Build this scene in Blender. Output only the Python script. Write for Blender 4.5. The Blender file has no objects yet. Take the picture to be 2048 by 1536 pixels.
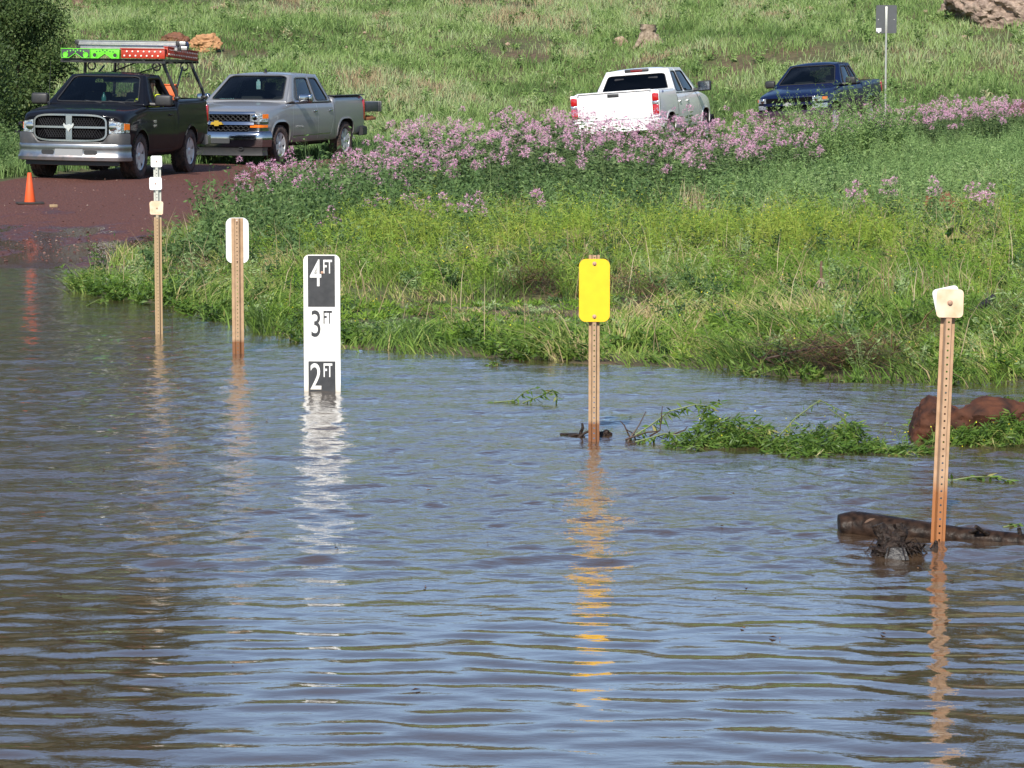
import bpy, bmesh, math, random
import numpy as np
from mathutils import Vector, Matrix
from mathutils.bvhtree import BVHTree

R = math.radians
rng = np.random.default_rng(11)
random.seed(11)
scene = bpy.context.scene
COL = scene.collection

# ------------------------------------------------------------------ camera
CAM_H, FPX, HOR = 1.553, 5600.0, 248.0        # eye height over the water, focal length in px of the 2048 px photo, horizon row
PITCH = math.atan((768 - HOR) / FPX)
cam_d = bpy.data.cameras.new("camera")
cam = bpy.data.objects.new("camera", cam_d)
COL.objects.link(cam)
cam.location = (0, 0, CAM_H)
cam.rotation_euler = (math.pi / 2 - PITCH, 0, 0)
cam_d.sensor_width = 36.0
cam_d.lens = FPX / 2048 * 36.0
cam_d.clip_start = 0.1
cam_d.clip_end = 3000
scene.camera = cam

# ------------------------------------------------------------------ light
SUN_EL, SUN_AZ = 37.0, 9.0       # the sun stands behind the camera, a little to its left
sdir = Vector((-math.sin(R(SUN_AZ)) * math.cos(R(SUN_EL)), -math.cos(R(SUN_AZ)) * math.cos(R(SUN_EL)), math.sin(R(SUN_EL))))
sun_d = bpy.data.lights.new("sun", 'SUN')
sun_d.energy = 5.0
sun_d.angle = R(0.5)
sun_d.color = (1.0, 0.94, 0.84)
sun = bpy.data.objects.new("sun", sun_d)
COL.objects.link(sun)
sun.rotation_euler = (-sdir).to_track_quat('-Z', 'Y').to_euler()
sun.location = (-20, -40, 40)

world = bpy.data.worlds.new("World")
scene.world = world
world.use_nodes = True
wt = world.node_tree
wt.nodes.clear()
def wn(t, **kw):
    n = wt.nodes.new(t)
    for k, v in kw.items():
        setattr(n, k, v)
    return n
w_out = wn('ShaderNodeOutputWorld'); w_bg = wn('ShaderNodeBackground')
w_sky = wn('ShaderNodeTexSky', sky_type='NISHITA')
w_sky.sun_disc = False
w_sky.sun_elevation = R(SUN_EL)
w_sky.sun_rotation = math.atan2(sdir.x, sdir.y)
w_sky.air_density = 1.0; w_sky.dust_density = 0.2; w_sky.ozone_density = 3.5
# a few thin summer clouds
w_tc = wn('ShaderNodeTexCoord'); w_map = wn('ShaderNodeMapping'); w_map.inputs['Scale'].default_value = (1.0, 1.0, 3.2)
w_noise = wn('ShaderNodeTexNoise'); w_noise.inputs['Scale'].default_value = 2.6; w_noise.inputs['Detail'].default_value = 8; w_noise.inputs['Roughness'].default_value = 0.55
w_ramp = wn('ShaderNodeValToRGB'); w_ramp.color_ramp.elements[0].position = 0.44; w_ramp.color_ramp.elements[1].position = 0.76
w_ramp.color_ramp.elements[0].color = (0, 0, 0, 1); w_ramp.color_ramp.elements[1].color = (0.42, 0.42, 0.42, 1)
w_mix = wn('ShaderNodeMixRGB'); w_mix.inputs[2].default_value = (5.6, 7.2, 10.4, 1)
wt.links.new(w_tc.outputs['Generated'], w_map.inputs[0]); wt.links.new(w_map.outputs[0], w_noise.inputs['Vector'])
wt.links.new(w_noise.outputs[0], w_ramp.inputs[0]); wt.links.new(w_ramp.outputs[0], w_mix.inputs[0])
wt.links.new(w_sky.outputs[0], w_mix.inputs[1]); wt.links.new(w_mix.outputs[0], w_bg.inputs[0])
w_bg.inputs['Strength'].default_value = 0.12
wt.links.new(w_bg.outputs[0], w_out.inputs[0])

scene.view_settings.view_transform = 'Standard'
scene.view_settings.look = 'None'
scene.view_settings.exposure = 0.36
scene.view_settings.gamma = 1.0
try:
    scene.cycles.max_bounces = 8
    scene.cycles.transparent_max_bounces = 12
    scene.cycles.caustics_reflective = False
    scene.cycles.caustics_refractive = False
except Exception:
    pass

# ------------------------------------------------------------------ materials
def lin(c):
    return tuple(((x / 12.92) if x <= 0.04045 else ((x + 0.055) / 1.055) ** 2.4) for x in c)
def new_mat(name):
    m = bpy.data.materials.new(name)
    m.use_nodes = True
    return m, m.node_tree, m.node_tree.nodes['Principled BSDF']
def pmat(name, col, rough=0.5, metal=0.0, coat=0.0, spec=0.5, var=0.0, scale=20.0, bump=0.0, col2=None, emit=None):
    """procedural surface: base colour mottled with noise towards col2, optional bump"""
    m, nt, b = new_mat(name)
    b.inputs['Base Color'].default_value = (*col, 1)
    b.inputs['Roughness'].default_value = rough
    b.inputs['Metallic'].default_value = metal
    b.inputs['Coat Weight'].default_value = coat
    b.inputs['Coat Roughness'].default_value = 0.06
    b.inputs['Specular IOR Level'].default_value = spec
    tc = nt.nodes.new('ShaderNodeTexCoord')
    n = nt.nodes.new('ShaderNodeTexNoise'); n.inputs['Scale'].default_value = scale; n.inputs['Detail'].default_value = 6
    nt.links.new(tc.outputs['Object'], n.inputs['Vector'])
    if var > 0 or col2:
        c2 = col2 or tuple(x * 0.5 for x in col)
        r = nt.nodes.new('ShaderNodeMapRange'); r.inputs[1].default_value = 0.35; r.inputs[2].default_value = 0.7
        r.inputs[4].default_value = var or 1.0
        nt.links.new(n.outputs[0], r.inputs[0])
        mx = nt.nodes.new('ShaderNodeMixRGB'); mx.inputs[1].default_value = (*col, 1); mx.inputs[2].default_value = (*c2, 1)
        nt.links.new(r.outputs[0], mx.inputs[0]); nt.links.new(mx.outputs[0], b.inputs['Base Color'])
    if bump:
        bp = nt.nodes.new('ShaderNodeBump'); bp.inputs['Strength'].default_value = bump; bp.inputs['Distance'].default_value = 0.02
        nt.links.new(n.outputs[0], bp.inputs['Height']); nt.links.new(bp.outputs[0], b.inputs['Normal'])
    return m
def zdirt(m, z0, z1, col, amount=0.9, rough=0.8, scale=6.0, wob=0.15):
    """dried mud on the lower part of a thing (below z0 fully, fading out at z1, ragged by noise)"""
    nt = m.node_tree; b = nt.nodes['Principled BSDF']
    tc = nt.nodes.new('ShaderNodeTexCoord'); sep = nt.nodes.new('ShaderNodeSeparateXYZ')
    nt.links.new(tc.outputs['Object'], sep.inputs[0])
    n = nt.nodes.new('ShaderNodeTexNoise'); n.inputs['Scale'].default_value = scale; n.inputs['Detail'].default_value = 8
    nt.links.new(tc.outputs['Object'], n.inputs['Vector'])
    ma = nt.nodes.new('ShaderNodeMath'); ma.operation = 'MULTIPLY_ADD'; ma.inputs[1].default_value = wob * 2; ma.inputs[2].default_value = -wob
    nt.links.new(n.outputs[0], ma.inputs[0])
    ad = nt.nodes.new('ShaderNodeMath'); ad.operation = 'ADD'
    nt.links.new(sep.outputs[2], ad.inputs[0]); nt.links.new(ma.outputs[0], ad.inputs[1])
    mr = nt.nodes.new('ShaderNodeMapRange'); mr.inputs[1].default_value = z0; mr.inputs[2].default_value = z1
    mr.inputs[3].default_value = amount; mr.inputs[4].default_value = 0.0
    nt.links.new(ad.outputs[0], mr.inputs[0])
    mx = nt.nodes.new('ShaderNodeMixRGB'); mx.inputs[2].default_value = (*col, 1)
    src = b.inputs['Base Color'].links[0].from_socket if b.inputs['Base Color'].is_linked else None
    if src: nt.links.new(src, mx.inputs[1])
    else: mx.inputs[1].default_value = b.inputs['Base Color'].default_value
    nt.links.new(mr.outputs[0], mx.inputs[0]); nt.links.new(mx.outputs[0], b.inputs['Base Color'])
    rr = nt.nodes.new('ShaderNodeMixRGB'); r0 = b.inputs['Roughness'].default_value
    rr.inputs[1].default_value = (r0, r0, r0, 1); rr.inputs[2].default_value = (rough, rough, rough, 1)
    nt.links.new(mr.outputs[0], rr.inputs[0]); nt.links.new(rr.outputs[0], b.inputs['Roughness'])
    inv = nt.nodes.new('ShaderNodeMath'); inv.operation = 'MULTIPLY_ADD'; c0 = b.inputs['Coat Weight'].default_value
    inv.inputs[1].default_value = -c0; inv.inputs[2].default_value = c0
    nt.links.new(mr.outputs[0], inv.inputs[0]); nt.links.new(inv.outputs[0], b.inputs['Coat Weight'])
    return m
def foliage_mat(name, stops, transl=0.3, rough=0.55, spec=0.25):
    """leaf material: every blade or leaf carries its own 'tint' value, which picks a colour from the stops"""
    m, nt, b = new_mat(name)
    at = nt.nodes.new('ShaderNodeAttribute'); at.attribute_name = 'tint'
    cr = nt.nodes.new('ShaderNodeValToRGB')
    el = cr.color_ramp.elements
    while len(el) < len(stops): el.new(0.5)
    for e, (p, c) in zip(el, stops):
        e.position = p; e.color = (*c, 1)
    nt.links.new(at.outputs['Fac'], cr.inputs[0]); nt.links.new(cr.outputs[0], b.inputs['Base Color'])
    b.inputs['Roughness'].default_value = rough; b.inputs['Specular IOR Level'].default_value = spec
    if transl > 0:
        t = nt.nodes.new('ShaderNodeBsdfTranslucent'); mx = nt.nodes.new('ShaderNodeMixShader'); mx.inputs[0].default_value = transl
        nt.links.new(cr.outputs[0], t.inputs[0]); nt.links.new(b.outputs[0], mx.inputs[1]); nt.links.new(t.outputs[0], mx.inputs[2])
        nt.links.new(mx.outputs[0], nt.nodes['Material Output'].inputs[0])
    return m
def glass_mat(name, tint, refl=1.0):
    m = bpy.data.materials.new(name); m.use_nodes = True
    nt = m.node_tree; nt.nodes.clear()
    o = nt.nodes.new('ShaderNodeOutputMaterial'); t = nt.nodes.new('ShaderNodeBsdfTransparent'); g = nt.nodes.new('ShaderNodeBsdfGlossy')
    f = nt.nodes.new('ShaderNodeFresnel'); f.inputs[0].default_value = 1.5
    mx = nt.nodes.new('ShaderNodeMixShader')
    t.inputs[0].default_value = (*tint, 1); g.inputs['Roughness'].default_value = 0.02; g.inputs[0].default_value = (refl, refl, refl, 1)
    nt.links.new(f.outputs[0], mx.inputs[0]); nt.links.new(t.outputs[0], mx.inputs[1]); nt.links.new(g.outputs[0], mx.inputs[2])
    nt.links.new(mx.outputs[0], o.inputs[0])
    return m

# ------------------------------------------------------------------ object helpers
def link(o, parent=None):
    COL.objects.link(o)
    if parent is not None: o.parent = parent
    return o
def tag(o, label=None, cat=None, group=None, kind=None):
    if label: o["label"] = label
    if cat: o["category"] = cat
    if group: o["group"] = group
    if kind: o["kind"] = kind
    return o
def empty(name, loc=(0, 0, 0), rot=(0, 0, 0), label=None, cat=None, group=None):
    o = bpy.data.objects.new(name, None)
    o.empty_display_size = 0.2
    o.location = loc; o.rotation_euler = rot
    link(o)
    return tag(o, label, cat, group)
class MB:
    """collects shapes; build() links them as ONE mesh object"""
    def __init__(s): s.v = []; s.f = []; s.m = []; s.sm = []
    def add(s, verts, faces, mat=0, smooth=False, M=None):
        o = len(s.v)
        s.v += [tuple(M @ Vector(p)) if M is not None else tuple(p) for p in verts]
        s.f += [tuple(i + o for i in f) for f in faces]; s.m += [mat] * len(faces); s.sm += [smooth] * len(faces)
        return s
    def box(s, c, size, mat=0, M=None, bevel=0.0, seg=2):
        if bevel <= 0:
            x, y, z = [k / 2 for k in size]
            vs = [(c[0] + i * x, c[1] + j * y, c[2] + k * z) for i in (-1, 1) for j in (-1, 1) for k in (-1, 1)]
            return s.add(vs, [(0, 1, 3, 2), (4, 6, 7, 5), (0, 4, 5, 1), (2, 3, 7, 6), (0, 2, 6, 4), (1, 5, 7, 3)], mat, False, M)
        bm = bmesh.new(); bmesh.ops.create_cube(bm, size=1)
        for v in bm.verts: v.co = Vector((v.co.x * size[0] + c[0], v.co.y * size[1] + c[1], v.co.z * size[2] + c[2]))
        bmesh.ops.bevel(bm, geom=bm.edges[:], offset=min(bevel, min(size) * 0.49), segments=seg, affect='EDGES', profile=0.5)
        return s.bm(bm, mat, True, M)
    def bm(s, bm, mat=0, smooth=True, M=None):
        bm.verts.index_update()
        vs = [v.co[:] for v in bm.verts]; fs = [[v.index for v in f.verts] for f in bm.faces]
        bm.free()
        return s.add(vs, fs, mat, smooth, M)
    def tube(s, path, radii, n=8, mat=0, cap=True, M=None, jitter=0.0):
        pts = [Vector(p) for p in path]
        if not hasattr(radii, '__len__'): radii = [radii] * len(pts)
        vs = []; up = Vector((0, 0, 1))
        t0 = (pts[1] - pts[0]).normalized()
        a = t0.cross(up) if abs(t0.dot(up)) < 0.95 else t0.cross(Vector((1, 0, 0)))
        a.normalize()
        for i, p in enumerate(pts):
            t = (pts[min(i + 1, len(pts) - 1)] - pts[max(i - 1, 0)]).normalized()
            a = (a - t * a.dot(t)).normalized(); b = t.cross(a)
            for k in range(n):
                an = 2 * math.pi * k / n; r = radii[i] * (1 + random.uniform(-jitter, jitter))
                vs.append(p + (a * math.cos(an) + b * math.sin(an)) * r)
        fs = [(i * n + k, i * n + (k + 1) % n, (i + 1) * n + (k + 1) % n, (i + 1) * n + k) for i in range(len(pts) - 1) for k in range(n)]
        if cap: fs += [tuple(range(n))[::-1], tuple((len(pts) - 1) * n + k for k in range(n))]
        return s.add(vs, fs, mat, True, M)
    def lathe(s, prof, axis='z', n=24, mat=0, M=None, smooth=True):
        """prof: list of (radius, height) turned about an axis"""
        vs = []
        for r, h in prof:
            for k in range(n):
                an = 2 * math.pi * k / n; c, q = r * math.cos(an), r * math.sin(an)
                vs.append((c, q, h) if axis == 'z' else (c, h, q) if axis == 'y' else (h, c, q))
        fs = [(i * n + k, i * n + (k + 1) % n, (i + 1) * n + (k + 1) % n, (i + 1) * n + k) for i in range(len(prof) - 1) for k in range(n)]
        if prof[0][0] > 1e-4: fs.append(tuple(range(n))[::-1])
        if prof[-1][0] > 1e-4: fs.append(tuple((len(prof) - 1) * n + k for k in range(n)))
        return s.add(vs, fs, mat, smooth, M)
    def prism(s, poly, fn0, fn1, mat=0, M=None, smooth=False):
        """a flat outline given thickness: fn0 / fn1 turn an outline point into the front / back point"""
        n = len(poly)
        vs = [fn0(p) for p in poly] + [fn1(p) for p in poly]
        fs = [tuple(range(n)), tuple(range(2 * n - 1, n - 1, -1))] + [(i, i + n, (i + 1) % n + n, (i + 1) % n) for i in range(n)]
        return s.add(vs, fs, mat, smooth, M)
    def ring(s, outer, inner, fn0, fn1, mat=0, M=None):
        n = len(outer)
        vs = [fn0(p) for p in outer] + [fn0(p) for p in inner] + [fn1(p) for p in outer] + [fn1(p) for p in inner]
        fs = []
        for i in range(n):
            j = (i + 1) % n
            fs += [(i, j, n + j, n + i), (2 * n + i, 3 * n + i, 3 * n + j, 2 * n + j), (i, 2 * n + i, 2 * n + j, j), (n + i, n + j, 3 * n + j, 3 * n + i)]
        return s.add(vs, fs, mat, False, M)
    def build(s, name, mats, parent=None, fix=True, angle=35, bevel=0.0):
        me = bpy.data.meshes.new(name)
        me.from_pydata(s.v, [], s.f)
        if not isinstance(mats, (list, tuple)): mats = [mats]
        for m in mats: me.materials.append(m)
        me.polygons.foreach_set('material_index', s.m)
        if fix or bevel:
            bm = bmesh.new(); bm.from_mesh(me)
            if bevel:
                es = [e for e in bm.edges if len(e.link_faces) == 2 and e.calc_face_angle(0) > R(40)]
                bmesh.ops.bevel(bm, geom=es, offset=bevel, segments=2, affect='EDGES', profile=0.5, clamp_overlap=True)
            bmesh.ops.recalc_face_normals(bm, faces=bm.faces[:]); bm.to_mesh(me); bm.free()
        me.polygons.foreach_set('use_smooth', [True] * len(me.polygons))
        me.set_sharp_from_angle(angle=R(angle))
        o = bpy.data.objects.new(name, me)
        return link(o, parent)
def np_mesh(name, verts, loops, starts, mats, tint=None, matidx=None, parent=None, smooth=False):
    """a big mesh straight from numpy arrays"""
    me = bpy.data.meshes.new(name)
    nv, nl, nf = len(verts), len(loops), len(starts)
    me.vertices.add(nv); me.vertices.foreach_set('co', np.asarray(verts, np.float32).ravel())
    me.loops.add(nl); me.loops.foreach_set('vertex_index', np.asarray(loops, np.int32))
    me.polygons.add(nf); me.polygons.foreach_set('loop_start', np.asarray(starts, np.int32))
    if not isinstance(mats, (list, tuple)): mats = [mats]
    for m in mats: me.materials.append(m)
    if matidx is not None: me.polygons.foreach_set('material_index', np.asarray(matidx, np.int32))
    if tint is not None:
        at = me.attributes.new('tint', 'FLOAT', 'POINT'); at.data.foreach_set('value', np.asarray(tint, np.float32))
    me.update(calc_edges=True); me.validate()
    me.polygons.foreach_set('use_smooth', [smooth] * len(me.polygons))
    return link(bpy.data.objects.new(name, me), parent)
def text_mesh(s, size, name, mat, M, parent, depth=0.001, bold=0.0, sx=1.0):
    cu = bpy.data.curves.new(name, 'FONT'); cu.body = s; cu.size = size; cu.extrude = depth; cu.offset = bold; cu.align_x = 'LEFT'; cu.resolution_u = 4
    tmp = bpy.data.objects.new(name, cu); COL.objects.link(tmp)
    me = bpy.data.meshes.new_from_object(tmp.evaluated_get(bpy.context.evaluated_depsgraph_get()))
    bpy.data.objects.remove(tmp); bpy.data.curves.remove(cu)
    me.transform(M @ Matrix.Diagonal((sx, 1, 1, 1)))
    me.materials.clear(); me.materials.append(mat)
    return link(bpy.data.objects.new(name, me), parent)

# ------------------------------------------------------------------ noise and pixels to places
def _h(ix, iy, seed):
    n = (ix.astype(np.int64) * 374761393 + iy.astype(np.int64) * 668265263 + seed * 1442695041) & 0x7fffffff
    n = ((n ^ (n >> 13)) * 1274126177) & 0x7fffffff
    return ((n ^ (n >> 16)) & 0xffff) / 65535.0
def vnoise(x, y, s=1.0, seed=0):
    x = np.asarray(x, float) / s; y = np.asarray(y, float) / s
    ix, iy = np.floor(x), np.floor(y); fx, fy = x - ix, y - iy
    fx = fx * fx * (3 - 2 * fx); fy = fy * fy * (3 - 2 * fy)
    a, b, c, d = _h(ix, iy, seed), _h(ix + 1, iy, seed), _h(ix, iy + 1, seed), _h(ix + 1, iy + 1, seed)
    return a + (b - a) * fx + (c - a) * fy + (a - b - c + d) * fx * fy
def fbm(x, y, s=1.0, seed=0, o=4):
    t = 0; a = 0.5; n = 0
    for i in range(o):
        t = t + a * vnoise(x, y, s / 2 ** i, seed + i * 17); n += a; a *= 0.5
    return t / n
def pix(u, v):
    r = Vector(((u - 1024) / FPX, math.cos(PITCH) - (v - 768) / FPX * math.sin(PITCH), -math.sin(PITCH) - (v - 768) / FPX * math.cos(PITCH)))
    return r
def PZ(u, v, z=0.0):
    r = pix(u, v); t = (z - CAM_H) / r.z
    return Vector((r.x * t, r.y * t, z))
def PY(u, v, y):
    r = pix(u, v); t = y / r.y
    return Vector((r.x * t, y, CAM_H + r.z * t))
# ------------------------------------------------------------------ terrain
SH_X = [-60, -12, -4.75, -4.45, -4.2, -3.74, -2.8, -2.3, -2.0, -1.13, -0.08, 0.9, 1.77, 3.07, 6, 12, 60]
SH_Y = [31.5, 31.0, 30.6, 29.5, 26.4, 25.2, 23.6, 22.0, 21.2, 19.3, 18.6, 18.0, 17.1, 16.7, 16.6, 16, 15]
SL_X = [-60, -10, -7, -4.3, 2.5, 7.4, 15, 60]
SL_Y = [.029, .028, .027, .0218, .0168, .0258, .031, .034]
def shore(x): return np.interp(x, SH_X, SH_Y)
ROAD_C = np.array([(-7.5, 18), (-7.3, 26), (-7.0, 34), (-6.9, 42), (-6.5, 50), (-4.8, 56), (-1.2, 60.5), (2.8, 63.6), (7.2, 67.2), (12, 71.5), (20, 78), (34, 86), (60, 98)], float)
ROAD_W = 2.95
def road_dist(x, y):
    x = np.asarray(x, float); y = np.asarray(y, float); d = np.full(np.broadcast(x, y).shape, 1e9)
    for (ax, ay), (bx, by) in zip(ROAD_C[:-1], ROAD_C[1:]):
        t = np.clip(((x - ax) * (bx - ax) + (y - ay) * (by - ay)) / ((bx - ax) ** 2 + (by - ay) ** 2), 0, 1)
        d = np.minimum(d, np.hypot(x - ax - t * (bx - ax), y - ay - t * (by - ay)))
    return d
def terr(x, y):
    x = np.asarray(x, float); y = np.asarray(y, float)
    t = y - shore(x)
    z = np.where(t > 0, t * np.interp(x, SL_X, SL_Y), np.maximum(t * 0.09, -0.55))
    rd = road_dist(x, y)
    off = np.clip((rd - ROAD_W) / 1.2, 0, 1)
    z = z + off * np.clip(t / 4, 0, 1) * (fbm(x, y, 3.0, 5) - 0.5) * 0.16
    # the flooded hollow behind the first strip of grass
    z = z - 0.16 * np.exp(-((y - 24.3 - 0.25 * np.sin(x * 1.7)) / 0.75) ** 2) * np.clip((x + 2.0) / 0.8, 0, 1) * np.clip((1.6 - x) / 0.8, 0, 1)
    # hillside behind the road
    h0 = np.interp(x, [-40, -10, 4, 10, 40], [70, 71, 74, 73, 70])
    s = np.maximum(y - h0, 0)
    z = z + 0.165 * np.sqrt(s * s + 9) - 0.165 * 3 * (s > 0) - 0.165 * 3 * (s <= 0) + np.where(s > 0, 1, 0) * (fbm(x, y, 9.0, 21) - 0.5) * np.clip(s / 10, 0, 1) * 1.1
    return z
def tz(x, y): return float(terr(np.array([x]), np.array([y]))[0])
def hit(u, v, lift=0.0, start=14.0, end=140.0):
    r = pix(u, v); ys = np.arange(start, end, 0.05); t = ys / r.y
    z = CAM_H + r.z * t; g = terr(r.x * t, ys)
    k = np.argmax(g + lift >= z)
    return Vector((r.x * t[k], ys[k], float(g[k])))

# ------------------------------------------------------------------ ground sheet
def tensor(name, xs, ys, zf, mat, smooth=True):
    X, Y = np.meshgrid(xs, ys); Z = zf(X, Y)
    nx, ny = len(xs), len(ys)
    v = np.stack([X, Y, Z], -1).reshape(-1, 3)
    i = (np.arange(ny - 1)[:, None] * nx + np.arange(nx - 1)[None, :]).ravel()
    f = np.stack([i, i + 1, i + nx + 1, i + nx], -1)
    return np_mesh(name, v, f.ravel(), np.arange(len(f)) * 4, mat, smooth=smooth)
def graded(a, b, fine, lo, hi, grow=1.25):
    c = list(np.arange(a, b + fine * .5, fine)); s = fine; p = b
    while p < hi: s *= grow; p += s; c.append(min(p, hi))
    s = fine; p = a; pre = []
    while p > lo: s *= grow; p -= s; pre.append(max(p, lo))
    return np.array(pre[::-1] + c)
m_ground, nt, b = new_mat("soil")
def soil_nodes(nt, b):
    geo = nt.nodes.new('ShaderNodeNewGeometry')
    n1 = nt.nodes.new('ShaderNodeTexNoise'); n1.inputs['Scale'].default_value = 0.35; n1.inputs['Detail'].default_value = 9; n1.inputs['Roughness'].default_value = 0.65
    n2 = nt.nodes.new('ShaderNodeTexNoise'); n2.inputs['Scale'].default_value = 7; n2.inputs['Detail'].default_value = 8
    nt.links.new(geo.outputs['Position'], n1.inputs['Vector']); nt.links.new(geo.outputs['Position'], n2.inputs['Vector'])
    r1 = nt.nodes.new('ShaderNodeValToRGB'); e = r1.color_ramp.elements
    e[0].position = 0.40; e[0].color = (0.070, 0.085, 0.024, 1); e[1].position = 0.66; e[1].color = (0.115, 0.070, 0.040, 1)
    r2 = nt.nodes.new('ShaderNodeMapRange'); r2.inputs[1].default_value = .3; r2.inputs[2].default_value = .7; r2.inputs[3].default_value = .55; r2.inputs[4].default_value = 1.3
    mx = nt.nodes.new('ShaderNodeMixRGB'); mx.blend_type = 'MULTIPLY'; mx.inputs[0].default_value = 1
    nt.links.new(n1.outputs[0], r1.inputs[0]); nt.links.new(n2.outputs[0], r2.inputs[0])
    nt.links.new(r1.outputs[0], mx.inputs[1]); nt.links.new(r2.outputs[0], mx.inputs[2]); nt.links.new(mx.outputs[0], b.inputs['Base Color'])
    bp = nt.nodes.new('ShaderNodeBump'); bp.inputs['Strength'].default_value = .7; bp.inputs['Distance'].default_value = .05
    nt.links.new(n2.outputs[0], bp.inputs['Height']); nt.links.new(bp.outputs[0], b.inputs['Normal']); b.inputs['Roughness'].default_value = .9
soil_nodes(nt, b)
ground = tensor("ground", graded(-16, 18, .25, -160, 160), graded(14, 76, .25, -60, 260, 1.12), terr, m_ground)
tag(ground, "grassy red-brown soil rising from the flood to the hillside", "ground", kind="structure")

# ------------------------------------------------------------------ red cinder road, wet near the flood
m_road, nt, b = new_mat("red_cinder")
geo = nt.nodes.new('ShaderNodeNewGeometry'); sep = nt.nodes.new('ShaderNodeSeparateXYZ'); nt.links.new(geo.outputs['Position'], sep.inputs[0])
mp = nt.nodes.new('ShaderNodeMapping'); mp.inputs['Scale'].default_value = (.9, .32, 1); nt.links.new(geo.outputs['Position'], mp.inputs[0])
nw = nt.nodes.new('ShaderNodeTexNoise'); nw.inputs['Scale'].default_value = 1.1; nw.inputs['Detail'].default_value = 7; nw.inputs['Roughness'].default_value = .6
nt.links.new(mp.outputs[0], nw.inputs['Vector'])
nf = nt.nodes.new('ShaderNodeTexNoise'); nf.inputs['Scale'].default_value = 22; nf.inputs['Detail'].default_value = 8; nt.links.new(geo.outputs['Position'], nf.inputs['Vector'])
vor = nt.nodes.new('ShaderNodeTexVoronoi'); vor.inputs['Scale'].default_value = 26; nt.links.new(geo.outputs['Position'], vor.inputs['Vector'])
wetz = nt.nodes.new('ShaderNodeMapRange'); wetz.inputs[1].default_value = 31; wetz.inputs[2].default_value = 47; wetz.inputs[3].default_value = .23; wetz.inputs[4].default_value = -.32
nt.links.new(sep.outputs[1], wetz.inputs[0])
wad = nt.nodes.new('ShaderNodeMath'); nt.links.new(nw.outputs[0], wad.inputs[0]); nt.links.new(wetz.outputs[0], wad.inputs[1])
wet = nt.nodes.new('ShaderNodeMapRange'); wet.inputs[1].default_value = .50; wet.inputs[2].default_value = .62; nt.links.new(wad.outputs[0], wet.inputs[0])
cr = nt.nodes.new('ShaderNodeValToRGB'); e = cr.color_ramp.elements
e[0].position = .32; e[0].color = (.075, .022, .014, 1); e[1].position = .66; e[1].color = (.150, .050, .031, 1)
e3 = cr.color_ramp.elements.new(.80); e3.color = (.19, .09, .07, 1)
nt.links.new(nf.outputs[0], cr.inputs[0])
mw = nt.nodes.new('ShaderNodeMixRGB'); mw.blend_type = 'MULTIPLY'; mw.inputs[2].default_value = (.62, .50, .48, 1)
nt.links.new(wet.outputs[0], mw.inputs[0]); nt.links.new(cr.outputs[0], mw.inputs[1]); nt.links.new(mw.outputs[0], b.inputs['Base Color'])
rg = nt.nodes.new('ShaderNodeMapRange'); rg.inputs[3].default_value = .85; rg.inputs[4].default_value = .12; nt.links.new(wet.outputs[0], rg.inputs[0]); nt.links.new(rg.outputs[0], b.inputs['Roughness'])
bh = nt.nodes.new('ShaderNodeMath'); bh.operation = 'ADD'; nt.links.new(nf.outputs[0], bh.inputs[0]); nt.links.new(vor.outputs['Distance'], bh.inputs[1])
bp = nt.nodes.new('ShaderNodeBump'); bp.inputs['Distance'].default_value = .03; nt.links.new(bh.outputs[0], bp.inputs['Height'])
bs = nt.nodes.new('ShaderNodeMapRange'); bs.inputs[3].default_value = .9; bs.inputs[4].default_value = .12; nt.links.new(wet.outputs[0], bs.inputs[0]); nt.links.new(bs.outputs[0], bp.inputs['Strength'])
nt.links.new(bp.outputs[0], b.inputs['Normal'])
# resample the centre line smoothly
seg = np.r_[0, np.cumsum(np.hypot(*np.diff(ROAD_C, axis=0).T))]
tt = np.arange(0, seg[-1], .3)
cx, cy = np.interp(tt, seg, ROAD_C[:, 0]), np.interp(tt, seg, ROAD_C[:, 1])
for _ in range(40):
    cx[1:-1] = (cx[:-2] + cx[1:-1] * 2 + cx[2:]) / 4; cy[1:-1] = (cy[:-2] + cy[1:-1] * 2 + cy[2:]) / 4
dx, dy = np.gradient(cx), np.gradient(cy); ln = np.hypot(dx, dy); nxr, nyr = dy / ln, -dx / ln
us = np.linspace(-1, 1, 25)
wob = ROAD_W + .25 * (fbm(cx, cy, 2.5, 71) - .5)
RX = cx[:, None] + nxr[:, None] * us * wob[:, None]; RY = cy[:, None] + nyr[:, None] * us * wob[:, None]
edge = np.clip((1 - np.abs(us)) * 6, 0, 1)
ruts = -.03 * (np.exp(-((np.abs(us) - .38) / .1) ** 2))
RZ = terr(RX, RY) - .05 + edge * .085 + ruts + .025 * (fbm(RX, RY, .8, 9) - .5) * edge
nxv = len(us); i = (np.arange(len(tt) - 1)[:, None] * nxv + np.arange(nxv - 1)[None, :]).ravel()
f = np.stack([i, i + nxv, i + nxv + 1, i + 1], -1)
road = np_mesh("road", np.stack([RX, RY, RZ], -1).reshape(-1, 3), f.ravel(), np.arange(len(f)) * 4, m_road, smooth=True)
tag(road, "red cinder road running into the flood water", "road", kind="structure")

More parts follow.
